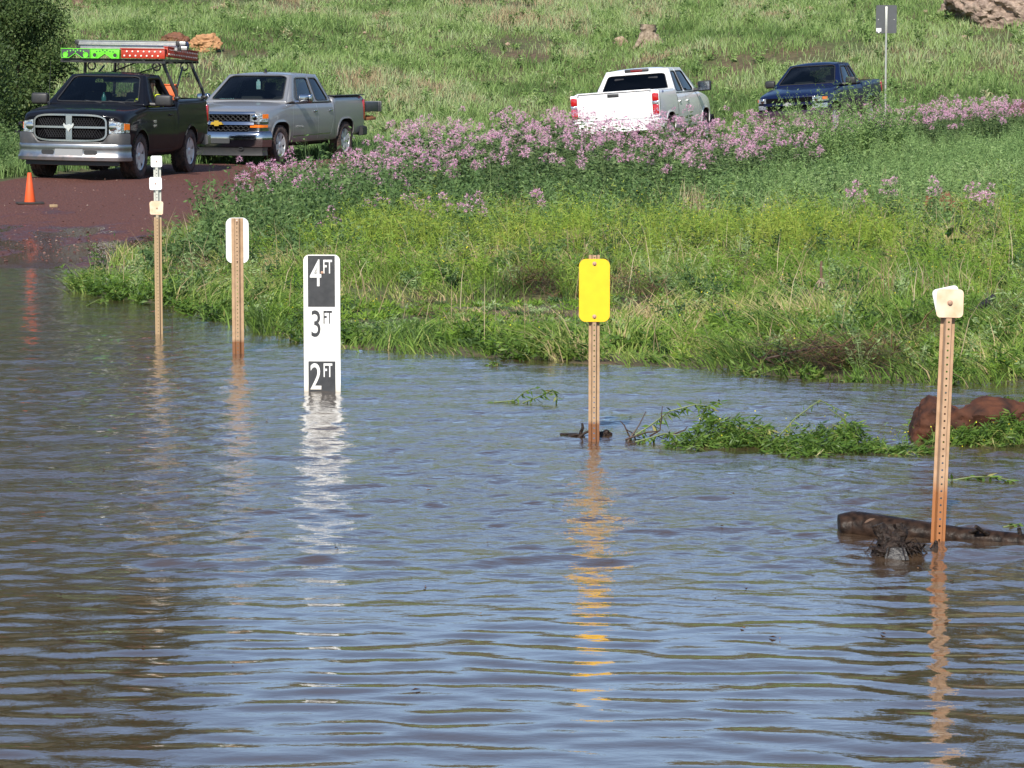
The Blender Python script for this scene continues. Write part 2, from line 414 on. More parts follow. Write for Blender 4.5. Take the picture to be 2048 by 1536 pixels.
# loose stones on the road, thickest along the old water line
def pebbles(n, fx, size, name, mats, label):
    t = rng.random(n); x, y = fx(n)
    ico = np.array([(0, 0, 1), (.9, 0, .1), (0, .8, .15), (-.85, 0, 0), (0, -.9, .1), (0, 0, -.6)])
    tri = np.array([(0, 1, 2), (0, 2, 3), (0, 3, 4), (0, 4, 1), (5, 2, 1), (5, 3, 2), (5, 4, 3), (5, 1, 4)])
    s = size * (0.4 + rng.random(n) ** 3 * 2.2); a = rng.random(n) * 6.28
    j = ico[None] * (0.7 + .6 * rng.random((n, 6, 1))) * s[:, None, None]
    ca, sa = np.cos(a)[:, None], np.sin(a)[:, None]
    v = np.stack([x[:, None] + j[..., 0] * ca - j[..., 1] * sa, y[:, None] + j[..., 0] * sa + j[..., 1] * ca, terr(x, y)[:, None] + .035 + j[..., 2] * .7], -1).reshape(-1, 3)
    fa = (tri[None] + (np.arange(n) * 6)[:, None, None]).reshape(-1, 3)
    o = np_mesh(name, v, fa.ravel(), np.arange(len(fa)) * 3, mats, tint=np.repeat(rng.random(n), 6))
    return tag(o, label, "gravel", kind="stuff")
m_peb = foliage_mat("pebble", [(0, (.06, .03, .025)), (.6, (.14, .06, .045)), (.9, (.22, .13, .10)), (1, (.34, .27, .22))], transl=0, rough=.7)
def f_road(n):
    y = np.where(rng.random(n) < .5, rng.normal(33.2, 1.4, n), rng.uniform(31, 52, n)); y = np.clip(y, 31, 54)
    return np.interp(y, ROAD_C[:, 1], ROAD_C[:, 0]) + rng.uniform(-2.5, 2.5, n), y
pebbles(3200, f_road, .009, "gravel", m_peb, "small pale and red stones scattered on the wet road")

# ------------------------------------------------------------------ flood water: a real rippled surface
m_water, nt, b = new_mat("muddy_water")
b.inputs['Base Color'].default_value = (.070, .044, .026, 1); b.inputs['Roughness'].default_value = .03; b.inputs['IOR'].default_value = 1.40; b.inputs['Coat Weight'].default_value = .45; b.inputs['Coat IOR'].default_value = 1.40; b.inputs['Coat Roughness'].default_value = .02
geo = nt.nodes.new('ShaderNodeNewGeometry')
mp = nt.nodes.new('ShaderNodeMapping'); mp.inputs['Scale'].default_value = (1, 1.6, 1); nt.links.new(geo.outputs['Position'], mp.inputs[0])
nz = nt.nodes.new('ShaderNodeTexNoise'); nz.inputs['Scale'].default_value = 16; nz.inputs['Detail'].default_value = 4; nt.links.new(mp.outputs[0], nz.inputs['Vector'])
sepw = nt.nodes.new('ShaderNodeSeparateXYZ'); nt.links.new(geo.outputs['Position'], sepw.inputs[0])
far = nt.nodes.new('ShaderNodeMapRange'); far.inputs[1].default_value = 8.5; far.inputs[2].default_value = 11.5; far.inputs[3].default_value = .05; far.inputs[4].default_value = .28
nt.links.new(sepw.outputs[1], far.inputs[0])
bp = nt.nodes.new('ShaderNodeBump'); bp.inputs['Distance'].default_value = .02; nt.links.new(far.outputs[0], bp.inputs['Strength']); nt.links.new(nz.outputs[0], bp.inputs['Height']); nt.links.new(bp.outputs[0], b.inputs['Normal']); nt.links.new(bp.outputs[0], b.inputs['Coat Normal'])
def water_z(X, Y):
    r = np.random.default_rng(5)
    Z = np.zeros_like(X)
    near = 1 / (1 + np.exp((Y - 9.6 - .5 * (fbm(X, Y, 1.5, 3) - .5)) / .35))     # calm sheet in front of the current line
    chop = 1 - near
    shel = np.clip((Y - 16) / 6, 0, 1)                                            # sheltered by the bank
    gust = .45 + 1.1 * fbm(X * .6, Y, 1.6, 41)
    line = np.exp(-((Y - 9.9 - .12 * np.sin(X * 1.3)) / .32) ** 2)
    def comp(n, l0, l1, spread, slope):
        S = np.zeros_like(X)
        for k in range(n):
            lam = l0 * (l1 / l0) ** r.random(); th = r.normal(0, spread); kx, ky = math.sin(th) * 2 * math.pi / lam, math.cos(th) * 2 * math.pi / lam
            S += slope * lam / (2 * math.pi) * math.sqrt(2 / n) * np.sin(kx * X + ky * Y + r.random() * 6.28)
        return S
    Z += near * comp(24, .10, .26, .36, .044) * (.5 + fbm(X, Y, .9, 8))
    Z += near * comp(14, .055, .13, .5, .016) * (.3 + fbm(X, Y, .7, 18))
    Z += near * comp(10, .30, .9, .35, .012)
    Z += chop * (1 - .62 * shel) * comp(30, .10, .27, .60, .082) * gust
    Z += chop * (1 - .4 * shel) * comp(12, .30, .8, .5, .034)
    Z += line * comp(12, .22, .42, .35, .085) * (.3 + 1.2 * fbm(X, Y, .8, 77))
    return Z * np.clip((60 - np.abs(X)) / 40, 0, 1)
wx = graded(-5.2, 5.2, .026, -70, 70, 1.3)
wy = np.r_[np.arange(5.2, 12.0, .022), np.arange(12.0, 18.5, .034), np.arange(18.5, 33, .06)]
wy = np.r_[[-60, -30, -15, -6, 0, 2, 3.5, 4.4, 4.9], wy, [33.5, 35, 40]]
water = tensor("water", wx, wy, water_z, m_water)
tag(water, "muddy flood water rippling and reflecting the blue sky", "water", kind="structure")

# ------------------------------------------------------------------ posts and plates standing in the water
m_mudpost = pmat("mud_stained_steel", (.43, .285, .17), .8, 0, var=.8, scale=24, col2=(.30, .19, .11))
zdirt(m_mudpost, .075, .10, (.20, .085, .035), 1.0, .25, 18, .02)
m_mudpost_r = pmat("mud_stained_steel_right", (.46, .295, .18), .8, 0, var=.8, scale=24, col2=(.33, .20, .115))
zdirt(m_mudpost_r, .17, .24, (.33, .135, .05), 1.0, .25, 14, .08)
m_galv = pmat("galvanised_steel", (.50, .50, .45), .5, .6, var=.5, scale=40, col2=(.36, .36, .32))
m_galvmud = pmat("galvanised_post", (.50, .50, .44), .6, .3, var=.5, scale=40, col2=(.36, .36, .31))
zdirt(m_galvmud, .86, .92, (.40, .275, .15), .95, .8, 10, .05)
m_bolt = pmat("rusty_bolt", (.46, .28, .19), .6, .2, var=.6, scale=60)
m_white = pmat("white_reflective_plate", (.86, .86, .85), .45, var=.25, scale=14, col2=(.78, .77, .72))
m_whiteback = pmat("white_plate", (.74, .75, .74), .5, var=.3, scale=10, col2=(.66, .66, .64))
m_muddyplate = pmat("mud_stained_white_plate", (.72, .57, .42), .6, var=.9, scale=14, col2=(.60, .34, .18))
m_yellow = pmat("yellow_reflective_plate", (.92, .51, .005), .5, var=.6, scale=16, col2=(.85, .42, .005))
m_yelledge = pmat("yellow_plate_edge", (.78, .36, .01), .5)
m_black = pmat("black_paint", (.028, .028, .03), .42, var=.8, scale=25, col2=(.05, .05, .052))
m_gwhite = pmat("gauge_white", (.80, .80, .78), .5, var=.6, scale=12, col2=(.70, .67, .61))
zdirt(m_gwhite, .0, .05, (.55, .47, .36), .8, .4, 14, .02)

def channel_post(parent, z0, z1, web, total, depth, pitch, mat, first=0.0):
    """hat-section sign post with a row of punched holes in its web (web towards -Y)"""
    mb = MB(); hw, ht = web / 2, total / 2; lip = (total - web) * .32; th = .0035
    sec = [(-ht, depth), (-ht + lip, depth), (-hw - .002, th), (-hw, 0)]
    n = int((z1 - z0) / pitch)
    for sgn in (-1, 1):
        pts = [(sgn * abs(x), y) for x, y in sec]
        for (xa, ya), (xb, yb) in zip(pts[:-1], pts[1:]):
            mb.add([(xa, ya, z0), (xb, yb, z0), (xb, yb, z1), (xa, ya, z1)], [(0, 1, 2, 3)])
            mb.add([(xa, ya + th, z0), (xb, yb + th, z0), (xb, yb + th, z1), (xa, ya + th, z1)], [(3, 2, 1, 0)])
        xa, ya = pts[0]
        mb.add([(xa, ya, z0), (xa, ya + th, z0), (xa, ya + th, z1), (xa, ya, z1)], [(0, 1, 2, 3)])
        mb.add([(x, y, z1) for x, y in pts] + [(x, y + th, z1) for x, y in pts], [(i, i + 1, i + 5, i + 4) for i in range(3)])
    hr = pitch * .155
    for k in range(n):
        zc = z1 - (k + .5) * pitch
        outer, inner = [], []
        for j in range(8):
            a = math.pi / 8 + j * math.pi / 4
            c, s = math.cos(a), math.sin(a); m = max(abs(c), abs(s))
            outer.append((c / m * hw, s / m * pitch / 2)); inner.append((c * hr, s * hr))
        cell = [(-hw, -pitch / 2), (hw, -pitch / 2), (hw, pitch / 2), (-hw, pitch / 2)]
        v = [(x, 0, zc + z) for x, z in outer] + [(x, 0, zc + z) for x, z in inner] + [(x, th, zc + z) for x, z in inner] + [(x, 0, zc + z) for x, z in cell]
        f = [(j, (j + 1) % 8, 8 + (j + 1) % 8, 8 + j) for j in range(8)] + [(8 + j, 8 + (j + 1) % 8, 16 + (j + 1) % 8, 16 + j) for j in range(8)]
        # corner fillers (outer ring is an octagon on the cell's rectangle)
        f += [(26, 1, 0), (27, 3, 2), (24, 5, 4), (25, 7, 6)]
        mb.add(v, f)
    mb.add([(-hw, 0, z0), (hw, 0, z0), (hw, 0, z1 - n * pitch), (-hw, 0, z1 - n * pitch)], [(0, 1, 2, 3)])
    return mb.build("post", mat, parent, fix=False)
def rr(w, h, r, n=6):
    """rounded rectangle outline centred on 0"""
    out = []
    for cx, cy, a0 in ((w / 2 - r, h / 2 - r, 0), (-w / 2 + r, h / 2 - r, 90), (-w / 2 + r, -h / 2 + r, 180), (w / 2 - r, -h / 2 + r, 270)):
        out += [(cx + r * math.cos(R(a0 + 90 * k / n)), cy + r * math.sin(R(a0 + 90 * k / n))) for k in range(n + 1)]
    return out
def plate(name, parent, w, h, r, z, y, mat, th=.003, tilt=0.0, x=0.0, edge=None):
    mb = MB(); c, s = math.cos(R(tilt)), math.sin(R(tilt))
    pl = [(x + p * c - q * s, z + p * s + q * c) for p, q in rr(w, h, r)]
    n = len(pl)
    mb.add([(p, y - th, q) for p, q in pl], [tuple(range(n))], 0)
    mb.add([(p, y, q) for p, q in pl], [tuple(range(n))[::-1]], 0)
    mb.add([(p, y - th, q) for p, q in pl] + [(p, y, q) for p, q in pl], [(i, (i + 1) % n, n + (i + 1) % n, n + i) for i in range(n)], 1 if edge else 0)
    return mb.build(name, [mat] + ([edge] if edge else []), parent)
def bolt(parent, x, z, y, r=.007):
    mb = MB(); mb.lathe([(r * 1.5, 0), (r * 1.5, .002), (r, .003), (r, .008), (r * .6, .009)], 'y', 10, M=Matrix.Translation((x, y, z)) @ Matrix.Rotation(math.pi, 4, 'Z'))
    return mb.build("bolt", m_bolt, parent)
def scale_at(p): return FPX / p.y
# gauge board
g = PZ(645, 783)
s = scale_at(g); px = 1 / s
ga = empty("depth_gauge", (g.x, g.y, 0), (0, 0, R(-3)), "white and black depth gauge board reading 4, 3 and 2 FT in the water", "gauge")
bw, top = 73.5 * px, 275 * px
mb = MB()
out = [(-bw / 2, -.5), (bw / 2, -.5)] + [(bw / 2 - .035 + .035 * math.cos(R(a)), top - .035 + .035 * math.sin(R(a))) for a in range(0, 91, 15)] + [(-bw / 2 + .035 + .035 * math.cos(R(a)), top - .035 + .035 * math.sin(R(a))) for a in range(90, 181, 15)]
mb.prism(out, lambda p: (p[0], -.004, p[1]), lambda p: (p[0], 0, p[1]))
mb.build("board", m_gwhite, ga)
mb = MB(); mb.box((-bw / 2 + .022, .03, .10), (.05, .05, 1.30), bevel=.006); mb.build("post", m_mudpost, ga)
def panel(z0, z1, x0=-.081, x1=.077):
    mb = MB(); mb.box(((x0 + x1) / 2, -.0046, (z0 + z1) / 2), (x1 - x0, .0012, z1 - z0)); return mb.build("marking_panel", m_black, ga)
pz1 = top - 2 * px
panel(top - 104.5 * px, pz1); panel(-.2, top - 214 * px)
def glyph(ch, x, zt, h, mat, sx, bold=.02):
    # the text faces the camera (local X right, Y up), baseline at zt - h
    M = Matrix.Translation((x, -.0056, zt - h)) @ Matrix.Rotation(math.pi / 2, 4, 'X')
    return text_mesh(ch, h / .70, "numeral" if ch.isdigit() else "lettering", mat, M, ga, .0004, bold * h, sx)
glyph("4", -.070, top - 9 * px, 54 * px, m_gwhite, .64, .002); glyph("FT", .007, top - 10 * px, 27 * px, m_gwhite, .45)
glyph("3", -.071, top - 111 * px, 53 * px, m_black, .66, .006); glyph("FT", .006, top - 112 * px, 26 * px, m_black, .46, .02)
glyph("2", -.074, top - 217.5 * px, 53 * px, m_gwhite, .66, .006); glyph("FT", .005, top - 218 * px, 27 * px, m_gwhite, .45)
bolt(ga, .003, top - 36 * px, -.0045, .006)
# yellow plate on a post
g = PZ(1188, 882); px = 1 / scale_at(g)
yp = empty("marker_post", (g.x, g.y, 0), (0, 0, 0), "tan perforated post carrying a tall yellow plate, standing in the water", "marker post")
channel_post(yp, -.5, 374 * px, .016, 22 * px, .024, .0254, m_mudpost)
plate("plate", yp, 61.5 * px, 126 * px, 14 * px, (882 - 578.5) * px, -.001, m_yellow, .003, edge=m_yelledge)
bolt(yp, 0, (882 - 525) * px, -.004, .007); bolt(yp, 0, (882 - 631) * px, -.004, .007)
# right post with muddy square plates
g = PZ(1878, 1087); px = 1 / scale_at(g)
rp = empty("marker_post", (g.x, g.y, 0), (R(0), R(1.75), 0), "leaning tan perforated post with stained square white plates, beside the drifting log", "marker post")
channel_post(rp, -.5, 512 * px, .019, 29 * px, .030, .0262, m_mudpost_r)
plate("plate", rp, 54 * px, 57 * px, 9 * px, 486 * px, -.001, m_muddyplate, .003, tilt=1.0, x=.0)
plate("plate", rp, 53 * px, 57 * px, 9 * px, 489 * px, .037, m_whiteback, .003, tilt=14, x=-.004)
bolt(rp, 0, 487 * px, -.004, .007)
# post with white plate seen from behind
g = PZ(476, 708); px = 1 / scale_at(g)
bp_ = empty("marker_post", (g.x, g.y, 0), (0, 0, 0), "tan perforated post in front of a plain upright white plate, left of the depth gauge", "marker post")
channel_post(bp_, -.5, 272 * px, .024, 23.5 * px, .020, .0262, m_mudpost)
plate("plate", bp_, 45.5 * px, 91 * px, 13 * px, 227.5 * px, .029, m_whiteback, .003)
bolt(bp_, 0, 265 * px, -.001, .004); bolt(bp_, 0, 187 * px, -.001, .004)
# farthest post with three small square plates
g = PZ(317, 668); px = 1 / scale_at(g)
fp = empty("marker_post", (g.x, g.y, 0), (0, 0, R(-4)), "slim post with three small square white plates, in front of the black pickup", "marker post")
channel_post(fp, -.5, 338 * px, .018, 15 * px, .022, .0254, m_galvmud)
plate("plate", fp, 22.5 * px, 22.5 * px, 3.5 * px, 345 * px, -.001, m_white, .003)
plate("plate", fp, 25 * px, 25.5 * px, 4 * px, 301 * px, -.001, m_white, .003, tilt=1, x=-2.2 * px)
plate("plate", fp, 26.5 * px, 27 * px, 4 * px, 252.5 * px, -.001, m_muddyplate, .003, tilt=-2, x=-.8 * px)
plate("plate", fp, 26 * px, 27 * px, 4 * px, 252 * px, .026, m_muddyplate, .003, tilt=4, x=-3 * px)
for zz, xx in ((345, 0), (301, -2.2), (252, 0)): bolt(fp, xx * px, zz * px, -.004, .004)

# ------------------------------------------------------------------ traffic cone and road sign
m_cone = pmat("orange_cone_plastic", (.80, .105, .02), .5, var=.5, scale=14, col2=(.62, .085, .03))
m_rubber = pmat("black_rubber", (.022, .021, .020), .8, var=.7, scale=20, col2=(.06, .04, .03))
c = hit(60, 412); c.z = tz(c.x, c.y) + .03
px = c.y / FPX
co = empty("traffic_cone", c, (0, 0, R(15)), "faded orange traffic cone on a black base at the edge of the red road", "traffic cone")
mb = MB(); mb.lathe([(11 * px, .02), (11.3 * px, .03), (6.5 * px, 42 * px), (4.2 * px, 59 * px), (4.0 * px, 62 * px), (3.0 * px, 62.5 * px), (2.4 * px, 58 * px)], 'z', 24); mb.build("cone", m_cone, co)
mb = MB(); mb.box((0, 0, .016), (.40, .40, .03), bevel=.012); mb.build("base", m_rubber, co)
c = hit(107, 419); c.z += .03
m_block = pmat("bare_wood", (.34, .24, .13), .8, var=.8, scale=30, col2=(.22, .15, .09))
mb = MB(); mb.box((0, 0, .02), (.12, .06, .045), bevel=.006)
o = mb.build("wood_block", m_block); o.location = c; o.rotation_euler = (0, 0, .3)
tag(o, "small tan wooden block lying on the red road beside the traffic cone", "block")
# road sign, seen from behind
m_signback = pmat("dull_aluminium", (.075, .08, .085), .55, .3, var=.5, scale=9, col2=(.055, .06, .06))
c = PY(1771, 176, 71.5); c.z = tz(c.x, c.y)
px = c.y / FPX
zpx = lambda v: PY(1771, v, c.y).z - c.z
rs = empty("road_sign", c, (0, 0, R(-6)), "dark back of a tall road sign on a grey post behind the blue pickup", "road sign")
mb = MB(); mb.tube([(0, 0, -.2), (0, 0, zpx(13))], 2.0 * px, 10); mb.box((0, .0, (zpx(13) + zpx(66)) / 2), (4.8 * px, .05, zpx(13) - zpx(66)), bevel=.01); mb.build("post", m_galv, rs)
plate("sign_plate", rs, 41 * px, zpx(10) - zpx(66.5), .04, (zpx(10) + zpx(66.5)) / 2, .05, m_signback, .004)
for dx in (-15.5, 15.5):
    mb = MB(); mb.lathe([(.012, 0), (.012, .008)], 'y', 8, M=Matrix.Translation((dx * px, .036, zpx(39)))); mb.build("rivet", m_galv, rs)
mb = MB(); mb.box((-14.5 * px, .043, zpx(59.5)), (9.5 * px, .003, 6.5 * px)); mb.box((-14.5 * px, .043, zpx(64.6)), (3.2 * px, .003, 1.4 * px)); mb.build("sticker", m_white, rs)

# ------------------------------------------------------------------ pickups
MUD = (.17, .085, .055)
m_tyre = pmat("tyre_rubber", (.030, .025, .023), .9, var=.9, scale=11, col2=(.135, .080, .058), bump=.3)
m_rim = pmat("alloy_rim", (.66, .66, .66), .40, .5, var=.3, scale=14, col2=(.45, .42, .40))
m_hub = pmat("dark_brake_steel", (.05, .045, .045), .6, .5)
m_chrome = pmat("chrome", (.38, .39, .42), .10, 1.0, var=.25, scale=5, col2=(.31, .31, .31))
m_dullchrome = pmat("dusty_bumper_chrome", (.32, .33, .35), .28, .95, var=.6, scale=6, col2=(.22, .21, .20))
zdirt(m_dullchrome, .30, .50, MUD, .55, .8, 8, .2)
m_trim = pmat("black_trim_plastic", (.020, .021, .023), .5, var=.5, scale=12, col2=(.04, .036, .034))
m_under = pmat("dark_underbody", (.012, .011, .010), .9)
m_interior = pmat("dark_cloth", (.030, .030, .033), .85, var=.4, scale=20)
m_greyint = pmat("grey_cloth", (.16, .16, .165), .85, var=.4, scale=20)
m_lens = pmat("clear_headlamp_lens", (.80, .82, .84), .12, .85, coat=1.0, var=.8, scale=26, col2=(.25, .27, .30), bump=.5)
m_amber = pmat("amber_lens", (.78, .18, .015), .15, coat=1.0, var=.4, scale=30, col2=(.45, .08, .01))
m_red = pmat("red_lens", (.45, .008, .010), .14, coat=.8, var=.5, scale=24, col2=(.28, .006, .008))
m_glass = glass_mat("tinted_glass", (.50, .56, .55))
m_dkglass = glass_mat("dark_tinted_glass", (.12, .13, .14))
m_privacy = glass_mat("privacy_glass", (.03, .035, .04), .6)
m_gold = pmat("gold_badge", (.70, .44, .06), .3, .6)
m_silverbadge = pmat("bright_badge", (.80, .80, .80), .25, .8)
m_mesh = pmat("grille_mesh_black", (.005, .005, .006), .9, spec=.05)
m_gmesh = pmat("grille_weave", (.022, .022, .024), .5, spec=.3)
m_redbadge = pmat("red_badge", (.50, .05, .07), .4)
m_bluebadge = pmat("blue_badge", (.05, .07, .22), .4)
m_seam = pmat("door_gap", (.012, .012, .013), .9)
m_seam_bright = pmat("bright_door_edge", (.62, .62, .62), .3, .6)

def catmull(pts, xs):
    """smooth interpolation of rows of numbers keyed by their first column"""
    P = np.array(pts, float)
    return [np.interp(xs, P[:, 0], P[:, k]) for k in range(1, P.shape[1])]

def make_pickup(S):
    """S: dict of sizes in metres. a = distance behind the front bumper, y = to the truck's left, z up. Returns the root Empty."""
    L, W = S['L'], S['W'] / 2
    fa, ra = S['fa'], S['ra']; mid = (fa + ra) / 2
    paint = S['paint']
    root = empty("pickup_truck", label=S['label'], cat="pickup truck")
    def V(a, y, z): return (mid - a, y, z)
    def bow(a, y):
        k = max(0.0, 1 - a / 1.2)
        return a + S['bow'] * (abs(y) / W) ** 2.4 * k
    def Vb(a, y, z): return V(bow(a, y), y, z)
    # ---- lower body: one lofted shell, wheel arches, cabin and bed cut out
    ac, at, ar, arb = S['ac'], S['at'], S['ar'], S['arb']
    hf, hc, zb, rail, roof = S['hf'], S['hc'], S['zb'], S['rail'], S['roof']
    st = [(.03, .90, S['zf'], hf - .12, .02), (.05, .93, S['zf'], hf - .06, .03), (.14, .965, S['zf'], hf - .015, .04), (.34, .985, S['zf'], hf + .015, .05),
          (.75, .998, .40, hf + (hc - hf) * .55, .05), (ac - .25, 1.0, .38, hc - .02, .045), (ac, 1.0, .37, hc, .035), (ac + .12, 1.0, .37, zb, .0),
          ((ac + arb) / 2, 1.0, .37, zb, .0), (arb - .06, 1.0, .37, zb, .0), (arb + .005, 1.0, .38, zb, 0), (arb + .03, 1.0, .38, rail, 0),
          (ra - .5, 1.0, .40, rail, 0), (ra, 1.003, .42, rail, 0), (ra + .6, .998, .46, rail, 0), (L - .14, .985, .50, rail, 0), (L - .05, .97, .50, rail - .005, 0), (L - .03, .95, .52, rail - .02, 0)]
    verts, faces = [], []
    n = 10
    for a, wf, zbm, T, crown in st:
        w = W * wf; h = T - zbm
        half = [(0, zbm), (w * .86, zbm), (w * .955, zbm + .05), (w * .985, zbm + .2 * h), (w, zbm + .45 * h), (w * .996, zbm + .66 * h), (w * .978, T - .13), (w * .955, T - .035), (w * .90, T), (w * .5, T + crown * .85), (0, T + crown)]
        full = half + [(-y, z) for y, z in half[-2:0:-1]]
        for y, z in full: verts.append(Vb(a, y, z))
    m = len(full); h = len(half)
    for i in range(len(st) - 1):
        for k in range(m): faces.append((i * m + k, i * m + (k + 1) % m, (i + 1) * m + (k + 1) % m, (i + 1) * m + k))
    for base, flip in ((0, False), ((len(st) - 1) * m, True)):
        for k in range(h - 1):
            l0, l1 = base + k, base + k + 1; r0, r1 = base + (m - k) % m, base + (m - k - 1) % m
            q = [l0, l1, r1, r0]
            q = [x for j, x in enumerate(q) if x not in q[:j]]
            if len(q) > 2: faces.append(tuple(q if flip else q[::-1]))
    me = bpy.data.meshes.new("body"); me.from_pydata(verts, [], faces)
    bm = bmesh.new(); bm.from_mesh(me); bmesh.ops.recalc_face_normals(bm, faces=bm.faces[:]); bm.to_mesh(me); bm.free()
    me.materials.append(paint); me.materials.append(m_under); me.materials.append(m_interior)
    ob = link(bpy.data.objects.new("body", me))
    sub = ob.modifiers.new("s", 'SUBSURF'); sub.levels = 2; sub.render_levels = 2
    dg = bpy.context.evaluated_depsgraph_get()
    sm = bpy.data.meshes.new_from_object(ob.evaluated_get(dg))
    bvh = BVHTree.FromPolygons([v.co[:] for v in sm.vertices], [p.vertices[:] for p in sm.polygons])
    def side(a, z, sgn=1, off=0.0):
        r = bvh.ray_cast(Vector(V(a, sgn * (W + 1), z)), Vector((0, -sgn, 0)))
        y = r[0].y if r[0] is not None else sgn * W
        return Vector(V(a, y + sgn * off, z))
    cut = MB(); wr = S['arch']
    def cutcyl(a, sgn):
        nseg = 28; sq = S.get('square', 0)
        pts = []
        for k in range(nseg):
            t = 2 * math.pi * k / nseg; c, s_ = math.cos(t), math.sin(t)
            p = 2 + sq * 2.0
            rr_ = wr / ((abs(c) ** p + abs(s_) ** p) ** (1 / p))
            pts.append((a - c * rr_, S['tr'] + .01 + s_ * rr_))
        cut.prism(pts, lambda q: V(q[0], sgn * (W * .60), q[1]), lambda q: V(q[0], sgn * (W + .3), q[1]))
    for a in (fa, ra):
        for sgn in (-1, 1): cutcyl(a, sgn)
    bedw = W - .16
    cut.box((mid - (arb + .12 + L - .10) / 2, 0, rail - .24 + .5), (L - .10 - arb - .12, 2 * bedw, 1.0))
    cut.box((mid - (ac + .22 + arb - .10) / 2, 0, .72 + .5), (arb - .10 - ac - .22, 2 * (W - .13), 1.0))
    co_ = cut.build("cutter", m_under)
    bo = ob.modifiers.new("b", 'BOOLEAN'); bo.operation = 'DIFFERENCE'; bo.object = co_; bo.solver = 'EXACT'
    dg = bpy.context.evaluated_depsgraph_get(); dg.update()
    fin = bpy.data.meshes.new_from_object(ob.evaluated_get(dg))
    bpy.data.objects.remove(co_); ob.modifiers.clear(); ob.data = fin; fin.name = "body"; ob.parent = root
    fin.materials.clear()
    for mm in (paint, m_under, m_interior): fin.materials.append(mm)
    for p in fin.polygons:
        c = p.center; a = mid - c.x; p.material_index = 0
        for aw in (fa, ra):
            if math.hypot(a - aw, c.z - S['tr']) < wr * 1.16 and abs(c.y) < W - .012 and (abs(p.normal.y) < .5 or abs(c.y) < W * .62): p.material_index = 1
        if p.normal.z < -.7 and c.z < .6: p.material_index = 1
        if arb + .1 < a < L - .08 and abs(c.y) < bedw + .005 and c.z < rail - .01 and c.z > rail - .26: p.material_index = 1
        if ac + .2 < a < arb - .08 and abs(c.y) < W - .12 and c.z > .70 and (abs(p.normal.z) < .5 or c.z < .75): p.material_index = 2
        p.use_smooth = True
    fin.set_sharp_from_angle(angle=R(38))
    # ---- cab: frame with real window openings
    yb, yr = W * .935, S['yr']
    frame = MB(); wins = []
    zt = roof - .05
    def bil(q, u, v):
        P = [Vector(x) for x in q]
        return (P[0] * (1 - u) + P[1] * u) * (1 - v) + (P[3] * (1 - u) + P[2] * u) * v
    def panel_(q, win, rad=.10, bulge=0.0, N=32):
        """q: four corners, win: outline of the opening in panel coordinates"""
        P = [Vector(x) for x in q]; nrm = (P[1] - P[0]).cross(P[3] - P[0]).normalized()
        ctr = Vector((mid - (ac + arb) / 2, 0, zb))
        if nrm.dot(P[0] + P[2] - 2 * ctr) < 0: nrm = -nrm
        def fm(u, v): return bil(q, u, v) + nrm * bulge * (4 * u * (1 - u)) * (.5 + .5 * 4 * v * (1 - v))
        (c0, c1, c2, c3) = win
        # rounded outline of the opening
        poly = []
        cs = [Vector(c) for c in win]
        for i in range(4):
            p, a_, b_ = cs[i], cs[i - 1], cs[(i + 1) % 4]
            d1 = (a_ - p); d2 = (b_ - p); e1 = p + d1 * min(.45, rad / max(d1.length, .01)); e2 = p + d2 * min(.45, rad / max(d2.length, .01))
            for k in range(N // 4):
                t = k / (N // 4 - 1)
                poly.append(e1 * (1 - t) ** 2 + p * 2 * t * (1 - t) + e2 * t ** 2)
        cen = sum(poly, Vector((0, 0))) / len(poly)
        out = []
        for p in poly:
            d = p - cen
            t = min(((1 - cen.x) / d.x if d.x > 1e-6 else (-cen.x) / d.x if d.x < -1e-6 else 9e9), ((1 - cen.y) / d.y if d.y > 1e-6 else (-cen.y) / d.y if d.y < -1e-6 else 9e9))
            out.append(cen + d * t)
        for cr in ((0, 0), (1, 0), (1, 1), (0, 1)):
            k = min(range(len(out)), key=lambda i: (out[i] - Vector(cr)).length); out[k] = Vector(cr)
        nn = len(poly); o3 = [fm(*p) for p in out]; i3 = [fm(*p) for p in poly]
        frame.add(o3 + i3, [(i, (i + 1) % nn, nn + (i + 1) % nn, nn + i) for i in range(nn)])
        # matching glass, seated a little inwards
        big = [cen + (p - cen) * 1.03 for p in poly]
        g3 = [fm(*p) - nrm * .010 for p in big]; cc = fm(*cen) - nrm * .010
        mid3 = [fm(*(cen + (p - cen) * .55)) - nrm * .010 for p in poly]
        gv = g3 + mid3 + [cc]
        gf = [(i, (i + 1) % nn, nn + (i + 1) % nn, nn + i) for i in range(nn)] + [(nn + i, nn + (i + 1) % nn, 2 * nn) for i in range(nn)]
        return gv, gf, i3
    def corner(a, y, z): return V(a, y, z)
    gl = []
    fw = S['fw']   # window outlines
    ws = [corner(ac, yb, hc + .005), corner(ac, -yb, hc + .005), corner(at, -yr, zt), corner(at, yr, zt)]
    gl.append(("windshield", panel_(ws, fw['ws'], .09, .06), m_glass))
    rw = [corner(arb, -yb, zb), corner(arb, yb, zb), corner(ar, yr, zt), corner(ar, -yr, zt)]
    gl.append(("rear_window", panel_(rw, fw['rw'], .07, .03), S['rearglass']))
    bps = S['bp']
    for sgn in (1, -1):
        cuts = [ac] + bps + [arb]; tops = [at] + [at + (b_ - ac) * (ar - at) / (arb - ac) if S.get('slant') else b_ + .02 for b_ in bps] + [ar]
        for k in range(len(cuts) - 1):
            q = [corner(cuts[k], sgn * yb, zb if k else hc + .005), corner(cuts[k + 1], sgn * yb, zb), corner(tops[k + 1], sgn * yr, zt), corner(tops[k], sgn * yr, zt)]
            if sgn < 0: pass
            glm = m_glass if k == 0 else m_dkglass
            if S.get('dark'): glm = S['dark']
            nm = "side_window" if not (S.get('open') == (sgn, k)) else None
            gl.append((nm, panel_(q, fw['sd'][k], .10, .012), glm))
